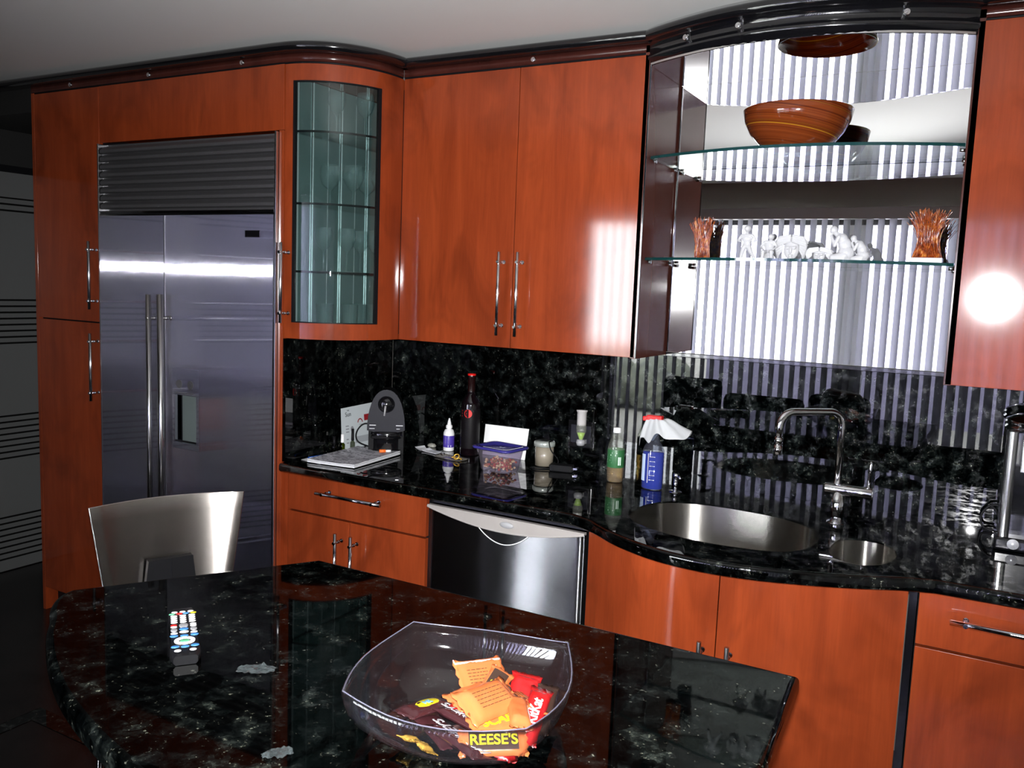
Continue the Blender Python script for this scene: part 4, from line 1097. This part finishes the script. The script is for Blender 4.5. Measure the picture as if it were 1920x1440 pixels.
# wine bottle
x, y = -.588, -.075
t = thing('wine_bottle', 'tall dark wine bottle with a red emblem, against the splash', 'bottle', (x, y, zc))
part('glass', MB().lathe([(.0005, 0), (.038, 0), (.0395, .004), (.0395, .205), (.036, .222), (.018, .248), (.0145, .262), (.0145, .318), (.0158, .320), (.0158, .330), (.0004, .330)], (x, y, zc), 40), pm('dark_bottle_glass', (.004, .002, .003), .06, coat=1), t)
part('capsule', MB().lathe([(.0152, .262), (.0154, .318), (.0166, .320), (.0166, .332), (.0004, .333)], (x, y, zc), 24), pm('dark_red_capsule', (.010, .002, .002), .25), t)
part('capsule_rim', MB().lathe([(.0168, .327), (.0168, .3345), (.0004, .335)], (x, y, zc), 24), M['red'], t)
part('paper_label', MB().lathe([(.0397, .03), (.03985, .031), (.03985, .19), (.0397, .191)], (x, y, zc), 40), pm('black_label', (.004, .003, .004), .5, spec=.15), t)
em = MB()
def cylpt(a, z_): return (x+.0402*math.sin(a), y-.0402*math.cos(a), zc+z_)
for dz in (.163, .174, .185): em.add([cylpt(-.45, dz-.002), cylpt(.15, dz-.0036), cylpt(.15, dz+.0036), cylpt(-.45, dz+.001)], [(0, 1, 2, 3)])
em.add([cylpt(.30+.42*math.cos(2*PI*k/14), .174+.017*math.sin(2*PI*k/14)) for k in range(14)], [tuple(range(14))])
part('red_emblem', em, M['red'], t)
# white card leaning on the splash
cd = MB().add([(-.552, -.030, zc), (-.352, -.032, zc), (-.352, -.006, 1.038), (-.556, -.006, 1.036)], [(0, 1, 2, 3)])
cd.add([(-.552, -.0285, zc), (-.352, -.0305, zc), (-.352, -.0045, 1.038), (-.556, -.0045, 1.036)], [(3, 2, 1, 0)])
top('white_card', cd, M['whitepr'], (-.45, -.02, zc), 'blank white card leaning on the splash behind the food tub', 'card')
# food tub
t = thing('food_tub', 'clear plastic food tub with a purple lid and nuts inside', 'container', (-.335, -.262, zc), math.radians(-8))
def rr(w, d, r, n=6):
    out = []
    for cx_, cy_, a0_ in ((w/2-r, d/2-r, 0), (-w/2+r, d/2-r, 90), (-w/2+r, -d/2+r, 180), (w/2-r, -d/2+r, 270)):
        out += [(cx_+r*math.cos(math.radians(a0_+90*i/n)), cy_+r*math.sin(math.radians(a0_+90*i/n))) for i in range(n+1)]
    return out
def rring(w, d, r, z): return [(a, b, z) for a, b in rr(w, d, r)]
tubm = thin_glass('tub_plastic', (.72, .68, .76), 1.45, .2, haze=.10, hcol=(.45, .40, .47))
part('tub_body', MB().grid([rring(.02, .02, .008, .0012), rring(.115, .095, .022, .001), rring(.122, .102, .024, .006), rring(.150, .128, .028, .088)], 0, True, close=True), tubm, t, local=True)
lidm = pm('purple_lid', (.035, .03, .20), .25, coat=.6)
lid = MB().grid([rring(.150, .128, .03, .086), rring(.176, .150, .026, .086), rring(.178, .152, .026, .091), rring(.172, .146, .026, .095), rring(.140, .116, .024, .095), rring(.134, .110, .022, .0905), rring(.01, .01, .004, .0905)], 0, True, close=True)
part('lid', lid, lidm, t, local=True)
r = random.Random(4); nt_ = MB()
for k in range(130):
    px_, py_ = r.uniform(-.050, .050), r.uniform(-.040, .040); pz_ = .007+r.random()**.8*.036
    nt_.lathe([(.0002, -.004), (.0045, -.002), (.0055, .001), (.003, .004), (.0002, .005)], (px_, py_, pz_), 7, mi=k % 3)
ob = part('nuts', nt_, [pm('nut_red', (.45, .07, .05), .5), pm('nut_brown', (.36, .14, .06), .5), pm('nut_pale', (.75, .55, .3), .4)], t, local=True); ob['kind'] = 'stuff'
# candle jar
x, y = -.245, -.072
t = thing('candle_jar', 'cream candle in a lidded glass jar behind the food tub', 'jar', (x, y, zc))
part('wax', MB().lathe([(.0004, .003), (.036, .003), (.0365, .075), (.0004, .076)], (x, y, zc), 30), pm('cream_wax', (.27, .235, .18), .4, coat=1, crough=.04), t)
part('lid', MB().lathe([(.0385, .078), (.0415, .080), (.0415, .094), (.038, .098), (.0004, .098)], (x, y, zc), 30), pm('jar_lid', (.42, .45, .42), .25, .3), t)
part('lid_mark', MB().box(x-.018, x+.016, y-.010, y+.006, zc+.0985, zc+.0992), M['dkgrey'], t)
# charger and its cable
t = thing('charger', 'small black power adapter lying on the worktop right of the candle jar', 'charger', (-.145, -.120, zc), math.radians(14))
part('housing', MB().box(-.045, .045, -.022, .022, 0, .026), M['blackm'], t, local=True, bevel=.004)
part('prongs', MB().box(.045, .060, -.008, -.006, .010, .017).box(.045, .060, .006, .008, .010, .017), M['chrome'], t, local=True)
top('charger_cable', MB().tube([V(q) for q in catmull([(-.185, -.13, .920), (-.23, -.165, .918), (-.262, -.150, .919), (-.225, -.128, .918), (-.180, -.110, .918), (-.168, -.105, .95), (-.190, -.125, .990), (-.202, -.120, 1.018), (-.212, -.085, 1.0165), (-.215, -.06, 1.0165)], 8)], .0024, 8), M['blackm'], (-.2, -.13, .95), 'thin black cable draped over the candle jar', 'cable')
# papers and trinket tray
paperstack('receipt', [(-.840, -.105), (-.770, -.150), (-.745, -.120), (-.815, -.070)], zc, 1, .0006, M['paper'], 'crumpled pale receipt left of the glue bottle', .008, 5)
paperstack('receipt', [(-.775, -.150), (-.690, -.170), (-.685, -.125), (-.765, -.105)], zc+.0012, 2, .0012, M['paper'], 'folded receipt lying in front of the glue bottle', .006, 6)
t = thing('clear_dish', 'flat clear dish holding gold trinkets, in front of the glue bottle', 'dish', (-.60, -.195, zc), math.radians(-12))
part('dish_plate', MB().grid([rring(.01, .008, .003, .0012), rring(.13, .055, .012, .001), rring(.14, .065, .014, .006), rring(.136, .061, .013, .006), rring(.126, .051, .011, .003)], 0, True, close=True), thin_glass('dish_plastic', (.5, .48, .45), 1.5, .05, haze=.25, hcol=(.4, .37, .33)), t, local=True)
def ringmesh(cx_, cy_, cz_, R_, r_, tilt=0):
    pts = [V((R_*math.cos(2*PI*k/20), R_*math.sin(2*PI*k/20), 0)) for k in range(21)]
    m = Matrix.Translation((cx_, cy_, cz_)) @ Matrix.Rotation(tilt, 4, 'X'); return MB().tube([m @ p for p in pts], r_, 6, caps=False)
top('gold_ring', ringmesh(-.565, -.208, .929, .011, .0032, .9), M['gold'], (-.565, -.208, .92), 'chunky gold ring at the right end of the clear dish', 'ring')
top('gold_chain', MB().tube([V(q) for q in catmull([(-.598, -.192, .9195), (-.582, -.185, .9205), (-.575, -.196, .9195), (-.552, -.192, .920), (-.545, -.205, .9195)], 6)], .0025, 6), M['gold'], (-.575, -.19, .919), 'short gold chain beside the gold ring in the clear dish', 'chain')
top('silver_earring', ringmesh(-.645, -.185, .9245, .0065, .0022, .7), M['chrome'], (-.645, -.185, .92), 'small silver earring at the left end of the clear dish', 'earring')
top('grey_pebble', MB().lathe([(.0003, 0), (.014, .001), (.016, .008), (.010, .015), (.0003, .017)], (-.795, -.045, zc), 16, sx=1.3), pm('pebble', (.3, .3, .26), .4), (-.795, -.045, zc), 'rounded grey-green pebble against the splash left of the glue bottle', 'pebble')

# outlet and plug-in freshener
t = thing('wall_outlet', 'black outlet plate set in the granite splash', 'outlet', (-.12, -.003, 1.04))
part('plate', MB().box(-.178, -.066, -.006, -.0006, .992, 1.097), M['black'], t, bevel=.002)
part('sockets', MB().box(-.165, -.132, -.008, -.006, 1.01, 1.08).box(-.112, -.080, -.008, -.006, 1.01, 1.08), M['dkgrey'], t, bevel=.002)
t = thing('plug_in_freshener', 'plug-in air freshener with a clear top and green liquid on the outlet', 'air freshener', (-.105, -.035, 1.02))
x, y, zb = -.108, -.036, 1.015
part('warmer', MB().lathe([(.0004, 0), (.014, .002), (.018, .012), (.016, .024), (.0004, .026)], (x, y, zb-.010), 20).box(x-.012, x+.012, -.030, -.0085, zb-.004, zb+.012), M['grey'], t)
part('flask', MB().lathe([(.008, .014), (.019, .045), (.020, .060), (.018, .075)], (x, y, zb), 20), thin_glass('freshener_clear', (.8, .82, .78), 1.45, .05, haze=.12, hcol=(.7, .7, .65)), t)
part('liquid', MB().lathe([(.0004, .013), (.007, .016), (.016, .042), (.0004, .043)], (x, y, zb), 20), pm('green_liquid', (.38, .62, .06), .3), t)
part('vented_top', MB().lathe([(.018, .070), (.0185, .122), (.0215, .126), (.0215, .130), (.0004, .131)], (x, y, zb), 24), pm('freshener_grey', (.45, .43, .42), .3), t)

# drink bottle
x, y = .086, -.150
t = thing('drink_bottle', 'clear plastic drink bottle with a green label left of the blue spray bottle', 'bottle', (x, y, zc))
prof = [(.0005, .003), (.026, 0), (.0305, .006), (.029, .014), (.031, .020), (.031, .120), (.0295, .130), (.024, .150), (.015, .170), (.0125, .178), (.0125, .184)]
part('plastic', MB().lathe(prof, (x, y, zc), 36), thin_glass('clear_bottle', (.9, .92, .88), 1.45, .01, haze=.05, hcol=(.8, .8, .75)), t)
part('drink', MB().lathe([(.0005, .004), (.025, .002), (.0292, .007), (.0278, .014), (.0297, .020), (.0297, .060), (.0005, .060)], (x, y, zc), 30), thin_glass('lemon_tea', (.62, .48, .22), 1.33, .02, haze=.12, hcol=(.7, .45, .2)), t)
part('label', MB().lathe([(.0312, .055), (.0315, .056), (.0315, .119), (.0312, .120)], (x, y, zc), 36), pm('green_label', (.025, .115, .038), .4), t)
lb_ = MB()
for a0_, a1_, z0_, z1_ in ((-.25, .35, .098, .104), (.65, 1.0, .065, .095), (-.9, -.3, .080, .084), (-.9, -.1, .072, .074), (-.9, -.2, .090, .092), (-.1, .5, .108, .110)):
    lb_.add([(x+.0319*math.sin(a), y-.0319*math.cos(a), zc+z_) for a, z_ in ((a0_, z0_), (a1_, z0_), (a1_, z1_), (a0_, z1_))], [(0, 1, 2, 3)])
part('label_print', lb_, pm('pale_green_print', (.6, .75, .62), .4), t)
part('cap', MB().lathe([(.014, 0), (.0142, .002), (.0138, .016), (.0125, .018), (.0004, .018)], (x, y, zc+.181), 24), M['white'], t)

# blue spray bottle with a rag over it
x, y = .236, -.172
t = thing('spray_bottle', 'blue cleaner spray bottle with a red trigger head', 'bottle', (x, y, zc))
part('bottle_body', MB().lathe([(.0005, 0), (.036, 0), (.039, .004), (.039, .135), (.034, .150), (.021, .172), (.0165, .195), (.0165, .212)], (x, y, zc), 32, sx=1.0, sy=.78), thin_glass('spray_plastic', (.62, .66, .72), 1.45, .02, haze=.04, hcol=(.5, .5, .6)), t)
part('cleaner', MB().lathe([(.0005, .002), (.035, .002), (.0378, .005), (.0378, .133), (.0005, .133)], (x, y, zc), 32, sx=1.0, sy=.78), pm('blue_cleaner', (.004, .035, .42), .12, coat=1), t)
rb = MB()
for k in range(6): rb.add([(x+.0392*math.sin(a), y-.0392*.78*math.cos(a)-.0004, zc+.035+.0165*k+dz) for a, dz in ((-.05, 0), (.45, 0), (.45, .0022), (-.05, .0022))], [(0, 1, 2, 3)])
rb.add([(x+.0392*math.sin(a), y-.0392*.78*math.cos(a)-.0004, z_) for a, z_ in ((-.22, zc+.025), (-.15, zc+.025), (-.15, zc+.130), (-.22, zc+.130))], [(0, 1, 2, 3)])
part('ribs', rb, M['silver'], t)
lbl = MB(); lbl.grid([[(x+.0394*math.sin(a), y-.0394*.78*math.cos(a)-.0004, zc+z_) for a in (-1.1, -.95, -.8, -.65, -.5)] for z_ in (.03, .125)], 0, True)
part('label', lbl, pm('spray_label', (.45, .55, .75), .4), t)
part('trigger_head', MB().box(x-.030, x+.026, y-.013, y+.013, zc+.235, zc+.262).cyl((x, y, zc+.208), (x, y, zc+.238), .018, n=20).box(x-.045, x-.028, y-.008, y+.008, zc+.240, zc+.256), M['red'], t, bevel=.003)
part('trigger', MB().tube([(x-.024, y-.004, zc+.238), (x-.034, y-.006, zc+.218), (x-.032, y-.006, zc+.196)], [.005, .004, .003], 8), M['red'], t)
# draped rag
rows = []; r = random.Random(11); N = 36
for k, (rad, z_) in enumerate([(.030, .250), (.034, .252), (.042, .247), (.052, .236), (.064, .222), (.076, .208), (.086, .196)]):
    row = []
    for i in range(N):
        a = 2*PI*i/N
        ex = 1+.55*max(0, math.cos(a-.15))-.38*max(0, math.cos(a-PI-.3))
        wav = math.sin(a*5+1.2)*.014*(k/6)+math.sin(a*9)*.007*(k/6)+r.uniform(-1, 1)*.003*(k > 1)
        rr_ = rad*(1+(ex-1)*k/6)*(.70 if abs(math.sin(a)) > .6 else 1)
        row.append((x+rr_*math.cos(a), y+rr_*math.sin(a)*.8, zc+z_+wav+.020*(k/6)*math.cos(a)-.012*(k/6)))
    rows.append(row)
rag = top('white_rag', MB().grid(rows, 0, True, close=True), pm('rag_cloth', (.45, .46, .47), .8), (x, y, zc+.2), 'crumpled white paper rag draped over the blue spray bottle', 'rag')
so = rag.modifiers.new('t', 'SOLIDIFY'); so.thickness = .0012; sub(rag, 1)

# soap dispenser
x, y = .322, -.168
t = thing('soap_dispenser', 'small chrome soap dispenser pump behind the left of the sink', 'dispenser', (x, y, zc))
part('flange', MB().lathe([(.0005, .004), (.020, .003), (.022, 0)], (x, y, zc), 24), M['chrome'], t)
part('pump', MB().cyl((x, y, zc+.003), (x, y, zc+.050), .008, n=18).cyl((x, y, zc+.050), (x, y, zc+.066), .0105, n=18).tube([(x, y, zc+.058), (x+.02, y-.022, zc+.059), (x+.026, y-.028, zc+.052)], .0045, 10), M['chrome'], t)

# faucet
x, y = .868, -.240
t = thing('faucet', 'chrome kitchen faucet with a squared swivel spout and side lever', 'faucet', (x, y, zc))
part('column', MB().cyl((x, y, zc), (x, y, zc+.100), .0215, n=28).lathe([(.0005, .004), (.027, .003), (.029, 0)], (x, y, zc), 28), M['chrome'], t)
part('valve_body', MB().cyl((x-.040, y-.004, zc+.106), (x+.098, y-.004, zc+.106), .0185, n=28), M['chrome'], t, bevel=.002)
hx, hy = x-.006, y
d_ = V((-.16, -.15, 0)).normalized(); L_ = .215; R_ = .045; ztop = 1.262
path = [V((hx, hy, zc+.108)), V((hx, hy, ztop-R_))]
for k in range(1, 9):
    a = k/8*PI/2; path.append(V((hx, hy, ztop-R_))+d_*(R_*(1-math.cos(a)))+V((0, 0, R_*math.sin(a))))
e = V((hx, hy, ztop))+d_*(L_-R_)
for k in range(0, 9):
    a = k/8*PI/2; path.append(e+d_*(R_*math.sin(a))-V((0, 0, R_*(1-math.cos(a)))))
path.append(V((path[-1].x, path[-1].y, 1.185)))
part('spout', MB().tube(path, .0120, 20), M['chrome'], t)
tp = path[-1]
part('aerator', MB().cyl(tp, tp-V((0, 0, .020)), .0125, .0128, n=20).cyl(tp-V((0, 0, .020)), tp-V((0, 0, .024)), .011, n=20).cyl(tp-V((0, 0, .024)), tp-V((0, 0, .052)), .0132, .0125, n=20), M['chrome'], t)
part('lever', MB().tube([(x+.086, y-.004, zc+.120), (x+.087, y, zc+.200), (x+.088, y+.001, zc+.205)], [.0058, .005, .0035], 12), M['chrome'], t)

# espresso machine at the right edge
X_, Y_ = 1.30, -.235
t = thing('espresso_machine', 'black capsule machine with a silver side column at the right edge of the worktop', 'coffee machine', (1.40, -.14, zc))
part('body', MB().box(1.330, 1.50, -.205, -.02, zc, 1.250), M['black'], t, bevel=.004)
part('side_column', MB().prism([(1.306+.012*(1-math.cos(a_)) if 0 else 1.318-.014*math.cos(a_), -.215+.016*math.sin(a_)*-1) for a_ in [math.radians(q) for q in range(-60, 181, 20)]]+[(1.336, -.06), (1.306, -.06)], .935, 1.252), M['satin'], t, bevel=.002)
part('front_panel', MB().box(1.345, 1.50, -.218, -.205, 1.135, 1.251), M['satin'], t, bevel=.003)
part('cap', MB().lathe([(.0005, .045), (.07, .043), (.098, .030), (.103, .020), (.098, .012), (.103, .008), (.100, -.002), (.0005, -.002)], (1.398, -.135, 1.2525), 36), M['chrome'], t)
part('drip_base', MB().box(1.296, 1.50, -.262, -.03, zc, zc+.038), M['black'], t, bevel=.008)
part('round_bolt', MB().lathe([(.0004, .004), (.006, .004), (.0065, .002), (.014, .002), (.015, 0)], (0, 0, 0), 24).xf(Matrix.Translation((1.345, -.262, zc+.022)) @ Matrix.Rotation(PI/2, 4, 'X')), M['silver'], t)
top('espresso_cable', MB().tube([V(q) for q in catmull([(1.320, -.05, .950), (1.310, -.035, .990), (1.285, -.03, .992), (1.262, -.032, .960), (1.268, -.036, .926), (1.295, -.045, .918), (1.318, -.02, .922), (1.300, -.022, .978), (1.282, -.018, .982)], 8)], .0036, 8), M['blackm'], (1.26, -.03, .95), 'black cable looped on the splash left of the capsule machine', 'cable')

# ================================================================= NICHE CONTENTS
def blob(name, caps, org, label, cat, mat, voxel=.0017, smooth=4, group=None, loc=None, xs=1.0):
    """one continuous body: tapered limbs and ellipsoids fused with a voxel remesh"""
    mb = MB()
    def sphere(c, r, sx=1, sy=1, sz=1):
        mb.lathe([(max(.0001, r*math.sin(PI*i/8)), -r*math.cos(PI*i/8)*sz) for i in range(9)], c, 12, sx=sx, sy=sy)
    for q in caps:
        if q[0] == 'e': sphere(q[1], 1, q[2][0], q[2][1], q[2][2]) if False else mb.lathe([(max(.0001, math.sin(PI*i/10)), -math.cos(PI*i/10)*q[2][2]) for i in range(11)], q[1], 14, sx=q[2][0], sy=q[2][1])
        else:
            (a, ra, b, rb_) = q; mb.cyl(a, b, ra, rb_, 12); sphere(a, ra); sphere(b, rb_)
    o = top(name, mb, mat, org, label, cat, group, local=True)
    for v_ in o.data.vertices: v_.co.x *= xs; v_.co.y *= xs
    m = o.modifiers.new('fuse', 'REMESH'); m.mode = 'VOXEL'; m.voxel_size = voxel; m.use_smooth_shade = True
    s = o.modifiers.new('soft', 'SMOOTH'); s.iterations = smooth; s.factor = .5
    return o
zs = ZS1+.0095
k = 1.0
# standing figure, hands on hips, one leg forward
blob('crystal_figurine', [
    ('e', (.000, 0, .101), (.0088, .0105, .0115)), ((0, 0, .086), .0036, (0, 0, .094), .0036),
    ((-.011, 0, .080), .0055, (.011, 0, .080), .0055), ('e', (0, .001, .070), (.0135, .008, .016)),
    ('e', (0, .001, .052), (.0105, .007, .012)), ('e', (0, .001, .045), (.012, .008, .008)),
    ((-.0135, 0, .080), .0042, (-.022, 0, .063), .0034), ((-.022, 0, .063), .0034, (-.012, -.006, .060), .0026),
    ((.0135, 0, .080), .0042, (.022, 0, .063), .0034), ((.022, 0, .063), .0034, (.013, -.005, .056), .0026),
    ((-.006, 0, .042), .0066, (-.011, 0, .022), .005), ((-.011, 0, .022), .0048, (-.013, 0, .004), .0038), ((-.013, .001, .004), .0036, (-.014, -.006, .003), .0028),
    ((.006, 0, .042), .0066, (.013, -.003, .024), .0050), ((.013, -.003, .024), .0048, (.022, .002, .004), .0038), ((.022, .002, .004), .0036, (.026, -.004, .003), .0028)],
    (.520, -.20, zs), 'standing frosted crystal figure with bent arms, leftmost of the white figures', 'figurine', M['figure'], xs=1.3)
# seated figure
blob('crystal_figurine', [
    ('e', (.004, -.002, .076), (.0078, .0095, .0098)), ((.003, 0, .064), .0033, (.004, -.001, .070), .0033),
    ((-.009, 0, .060), .005, (.010, 0, .060), .005), ('e', (0, .002, .048), (.0125, .009, .017)), ('e', (0, .003, .030), (.0125, .010, .010)),
    ((-.0115, 0, .060), .004, (-.020, .001, .044), .0036), ((-.020, .001, .044), .0034, (-.011, -.012, .034), .0028),
    ((.0115, 0, .060), .004, (.019, 0, .045), .0036), ((.019, 0, .045), .0034, (.013, -.013, .036), .0028),
    ((-.006, 0, .028), .0068, (-.009, -.022, .028), .0055), ((-.009, -.022, .028), .0052, (-.010, -.024, .005), .0042), ((-.010, -.024, .004), .0038, (-.010, -.031, .003), .003),
    ((.006, 0, .028), .0068, (.011, -.022, .028), .0055), ((.011, -.022, .028), .0052, (.012, -.024, .005), .0042), ((.012, -.024, .004), .0038, (.012, -.031, .003), .003),
    ('e', (0, .004, .012), (.014, .013, .013))],
    (.590, -.19, zs), 'seated frosted crystal figure left of the larger carved head', 'figurine', M['figure'], xs=1.3)
def head(scale, half):
    s = scale; c = [('e', (0, 0, .036*s), (.023*s, .010*s, .030*s)), ('e', (0, -.010*s, .034*s), (.0045*s, .006*s, .011*s)),
        ('e', (-.010*s, -.009*s, .043*s), (.008*s, .004*s, .0022*s)), ('e', (.010*s, -.009*s, .043*s), (.008*s, .004*s, .0022*s)),
        ('e', (0, -.010*s, .019*s), (.007*s, .0035*s, .0022*s)), ('e', (0, -.010*s, .0145*s), (.006*s, .0035*s, .0022*s)), ('e', (0, -.008*s, .008*s), (.008*s, .005*s, .005*s)),
        ('e', (-.010*s, -.010*s, .0385*s), (.005*s, .003*s, .0026*s)), ('e', (.010*s, -.010*s, .0385*s), (.005*s, .003*s, .0026*s)),
        ('e', (0, .004*s, .060*s), (.034*s, .007*s, .016*s))]
    for sg in (-1, 1):
        for i in range(7):
            a = i/6; pts = []
            x0, z0_ = sg*.004*s, (.078-.006*i)*s; x1, z1_ = sg*(.034+.010*math.sin(a*3))*s, (.072-.052*a)*s; x2, z2_ = sg*(.048-.010*a)*s, (.056-.050*a)*s
            if i > 3: x0, z0_ = sg*.026*s, (.052-.006*(i-3))*s
            c.append(((x0, -.008*s, z0_), .0034*s, (x1, -.011*s, z1_), .0034*s)); c.append(((x1, -.011*s, z1_), .0034*s, (x2, -.005*s, max(.003, z2_)), .0026*s))
    c.append(('e', (0, .004*s, .004*s), (.030*s, .010*s, .004*s)))
    return c
blob('crystal_bust', head(1.06, False), (.655, -.165, zs), 'larger frosted crystal carved head with wavy hair on the lower niche shelf', 'ornament', M['figure'], .0011, 1, 'carved crystal heads')
hd2 = [q for q in head(.80, True)]
blob('crystal_bust', [(q[0], (q[1][0], q[1][1], q[1][2]*.72), (q[2][0], q[2][1], q[2][2]*.78)) if q[0] == 'e' else ((q[0][0]*1.1, q[0][1], q[0][2]*.72), q[1], (q[2][0]*1.1, q[2][1], q[2][2]*.72), q[3]) for q in hd2],
     (.742, -.165, zs), 'smaller frosted crystal carved head, right of the larger one', 'ornament', M['figure'], .0011, 1, 'carved crystal heads')
# bowed kneeling figures
def bent(s):
    return [('e', (-.027*s, 0, .090*s), (.0115*s, .011*s, .0125*s)), ((-.020*s, 0, .080*s), .0065*s, (-.010*s, 0, .074*s), .0085*s),
        ('e', (-.004*s, 0, .066*s), (.017*s, .014*s, .016*s)), ('e', (.006*s, 0, .048*s), (.0185*s, .014*s, .021*s)), ('e', (.010*s, 0, .026*s), (.024*s, .017*s, .021*s)),
        ((-.010*s, -.012*s, .070*s), .0062*s, (-.020*s, -.014*s, .046*s), .0052*s), ((-.020*s, -.014*s, .046*s), .005*s, (-.032*s, -.006*s, .074*s), .0042*s),
        ((.008*s, -.006*s, .018*s), .013*s, (-.024*s, -.010*s, .012*s), .0095*s), ((-.024*s, -.010*s, .011*s), .009*s, (.006*s, -.012*s, .008*s), .0065*s),
        ((.008*s, .008*s, .018*s), .013*s, (-.022*s, .010*s, .013*s), .0095*s), ('e', (.004*s, 0, .006*s), (.028*s, .016*s, .0065*s))]
blob('crystal_figurine', bent(1.08), (.815, -.20, zs), 'large kneeling frosted crystal figure with head bowed to the left', 'figurine', M['figure'])
blob('crystal_figurine', bent(.80), (.868, -.205, zs), 'smaller crouching crystal figure, rightmost of the white figures', 'figurine', M['figure'])

# amber thread sculptures
def threads(seed, h, r0, rw, rt, n=230):
    r = random.Random(seed); mb = MB()
    for i in range(n):
        a = r.uniform(0, 2*PI); q = r.random()**.5; path = []
        tw = r.uniform(-.6, .6); fl = r.uniform(.75, 1.25) if r.random() < .8 else r.uniform(1.25, 1.7); hh = h*r.uniform(.72, 1.06)
        for k in range(8):
            t_ = k/7; rad = (r0*(1-t_)**2.2+rw*math.sin(PI*min(1, t_*.9+.05))*.9+rt*t_**2.6*fl)*(.35+.65*q)
            aa = a+tw*t_; path.append((rad*math.cos(aa)+r.uniform(-1, 1)*.0016, rad*math.sin(aa)+r.uniform(-1, 1)*.0016, hh*t_))
        mb.tube(path, r.uniform(.0005, .0011), 4, caps=False)
    mb.lathe([(r0*.9, 0), (r0*.62, h*.10), (rw*.85, h*.3), (rw*.8, h*.55), (rw*.7, h*.62)], (0, 0, 0), 16)
    return mb
t = thing('amber_thread_vase', 'flared amber glass-thread sculpture on a pale block at the right of the niche', 'sculpture', (1.053, -.215, zs))
part('plinth', MB().box(-.043, .043, -.03, .03, 0, .016), pm('frosted_block', (.30, .29, .30), .3, coat=.6), t, local=True, bevel=.001)
part('threads', threads(3, .135, .038, .015, .038).xf(Matrix.Translation((0, 0, .0163))), M['coral'], t, local=True)
top('amber_thread_vase', threads(8, .145, .026, .015, .030, 190), M['coral'], (.335, -.075, zs), 'smaller amber glass-thread sculpture by the left wall of the niche', 'sculpture', local=True)

# striped bowl on the upper shelf
pr = [(.0005, .0), (.05, .0), (.075, .006), (.112, .030), (.140, .062), (.158, .098), (.165, .132), (.1625, .134), (.155, .098), (.137, .064), (.108, .033), (.07, .010), (.0005, .006)]
top('striped_glass_bowl', MB().lathe(pr, (0, 0, 0), 64), M['amber'], (.652, -.205, ZS2+.0095), 'wide amber glass bowl with fine yellow stripes on the upper niche shelf', 'bowl', local=True)

# ================================================================= CAMERA, LIGHT
yaw, pitch, roll, fpx = 0.50596, 0.113906, 0.038913, 1605.97
cpos = V((1.23572, -3.02712, 1.60905))
cy_, sy_ = math.cos(yaw), math.sin(yaw); cp_, sp_ = math.cos(pitch), math.sin(pitch)
f = V((-sy_*cp_, cy_*cp_, -sp_)); r_ = V((cy_, sy_, 0)); u = r_.cross(f)
r2 = r_*math.cos(roll)+u*math.sin(roll); u2 = -r_*math.sin(roll)+u*math.cos(roll)
cam = bpy.data.cameras.new('camera'); co = bpy.data.objects.new('camera', cam); C.objects.link(co)
m = Matrix((r2, u2, -f)).transposed().to_4x4(); m.translation = cpos; co.matrix_world = m
cam.sensor_width = 36; cam.lens = 36*fpx/1920; cam.clip_start = .01
bpy.context.scene.camera = co

# the camera's own flash
l = bpy.data.lights.new('camera_flash', 'SPOT'); l.energy = 580; l.spot_size = math.radians(100); l.spot_blend = 1.0; l.shadow_soft_size = .018; l.color = (1.0, 1.0, 1.0)
lo = bpy.data.objects.new('camera_flash', l); C.objects.link(lo)
lm = m.copy(); lm.translation = cpos+u2*.035-f*.01; lo.matrix_world = lm
# sky seen through the window
wd = bpy.data.worlds.new('sky'); bpy.context.scene.world = wd; wd.use_nodes = True
bg = wd.node_tree.nodes['Background']; bg.inputs[0].default_value = (.92, .95, 1.0, 1); bg.inputs[1].default_value = 42
# daylight portal in the window opening
l = bpy.data.lights.new('window_portal', 'AREA'); l.shape = 'RECTANGLE'; l.size = WX1-WX0; l.size_y = WZ; l.cycles.is_portal = True
lo = bpy.data.objects.new('window_portal', l); C.objects.link(lo); lo.location = ((WX0+WX1)/2, YW-.13, WZ/2); lo.rotation_euler = (PI/2, 0, 0)

sc = bpy.context.scene
sc.view_settings.view_transform = 'Standard'; sc.view_settings.look = 'None'; sc.view_settings.gamma = 1; sc.view_settings.exposure = 0.0; sc.view_settings.use_curve_mapping = False
cy = sc.cycles
cy.use_denoising = True; cy.max_bounces = 14; cy.glossy_bounces = 8; cy.transparent_max_bounces = 32; cy.transmission_bounces = 8; cy.diffuse_bounces = 3
cy.caustics_reflective = False; cy.caustics_refractive = False; cy.sample_clamp_indirect = 14; cy.blur_glossy = .5
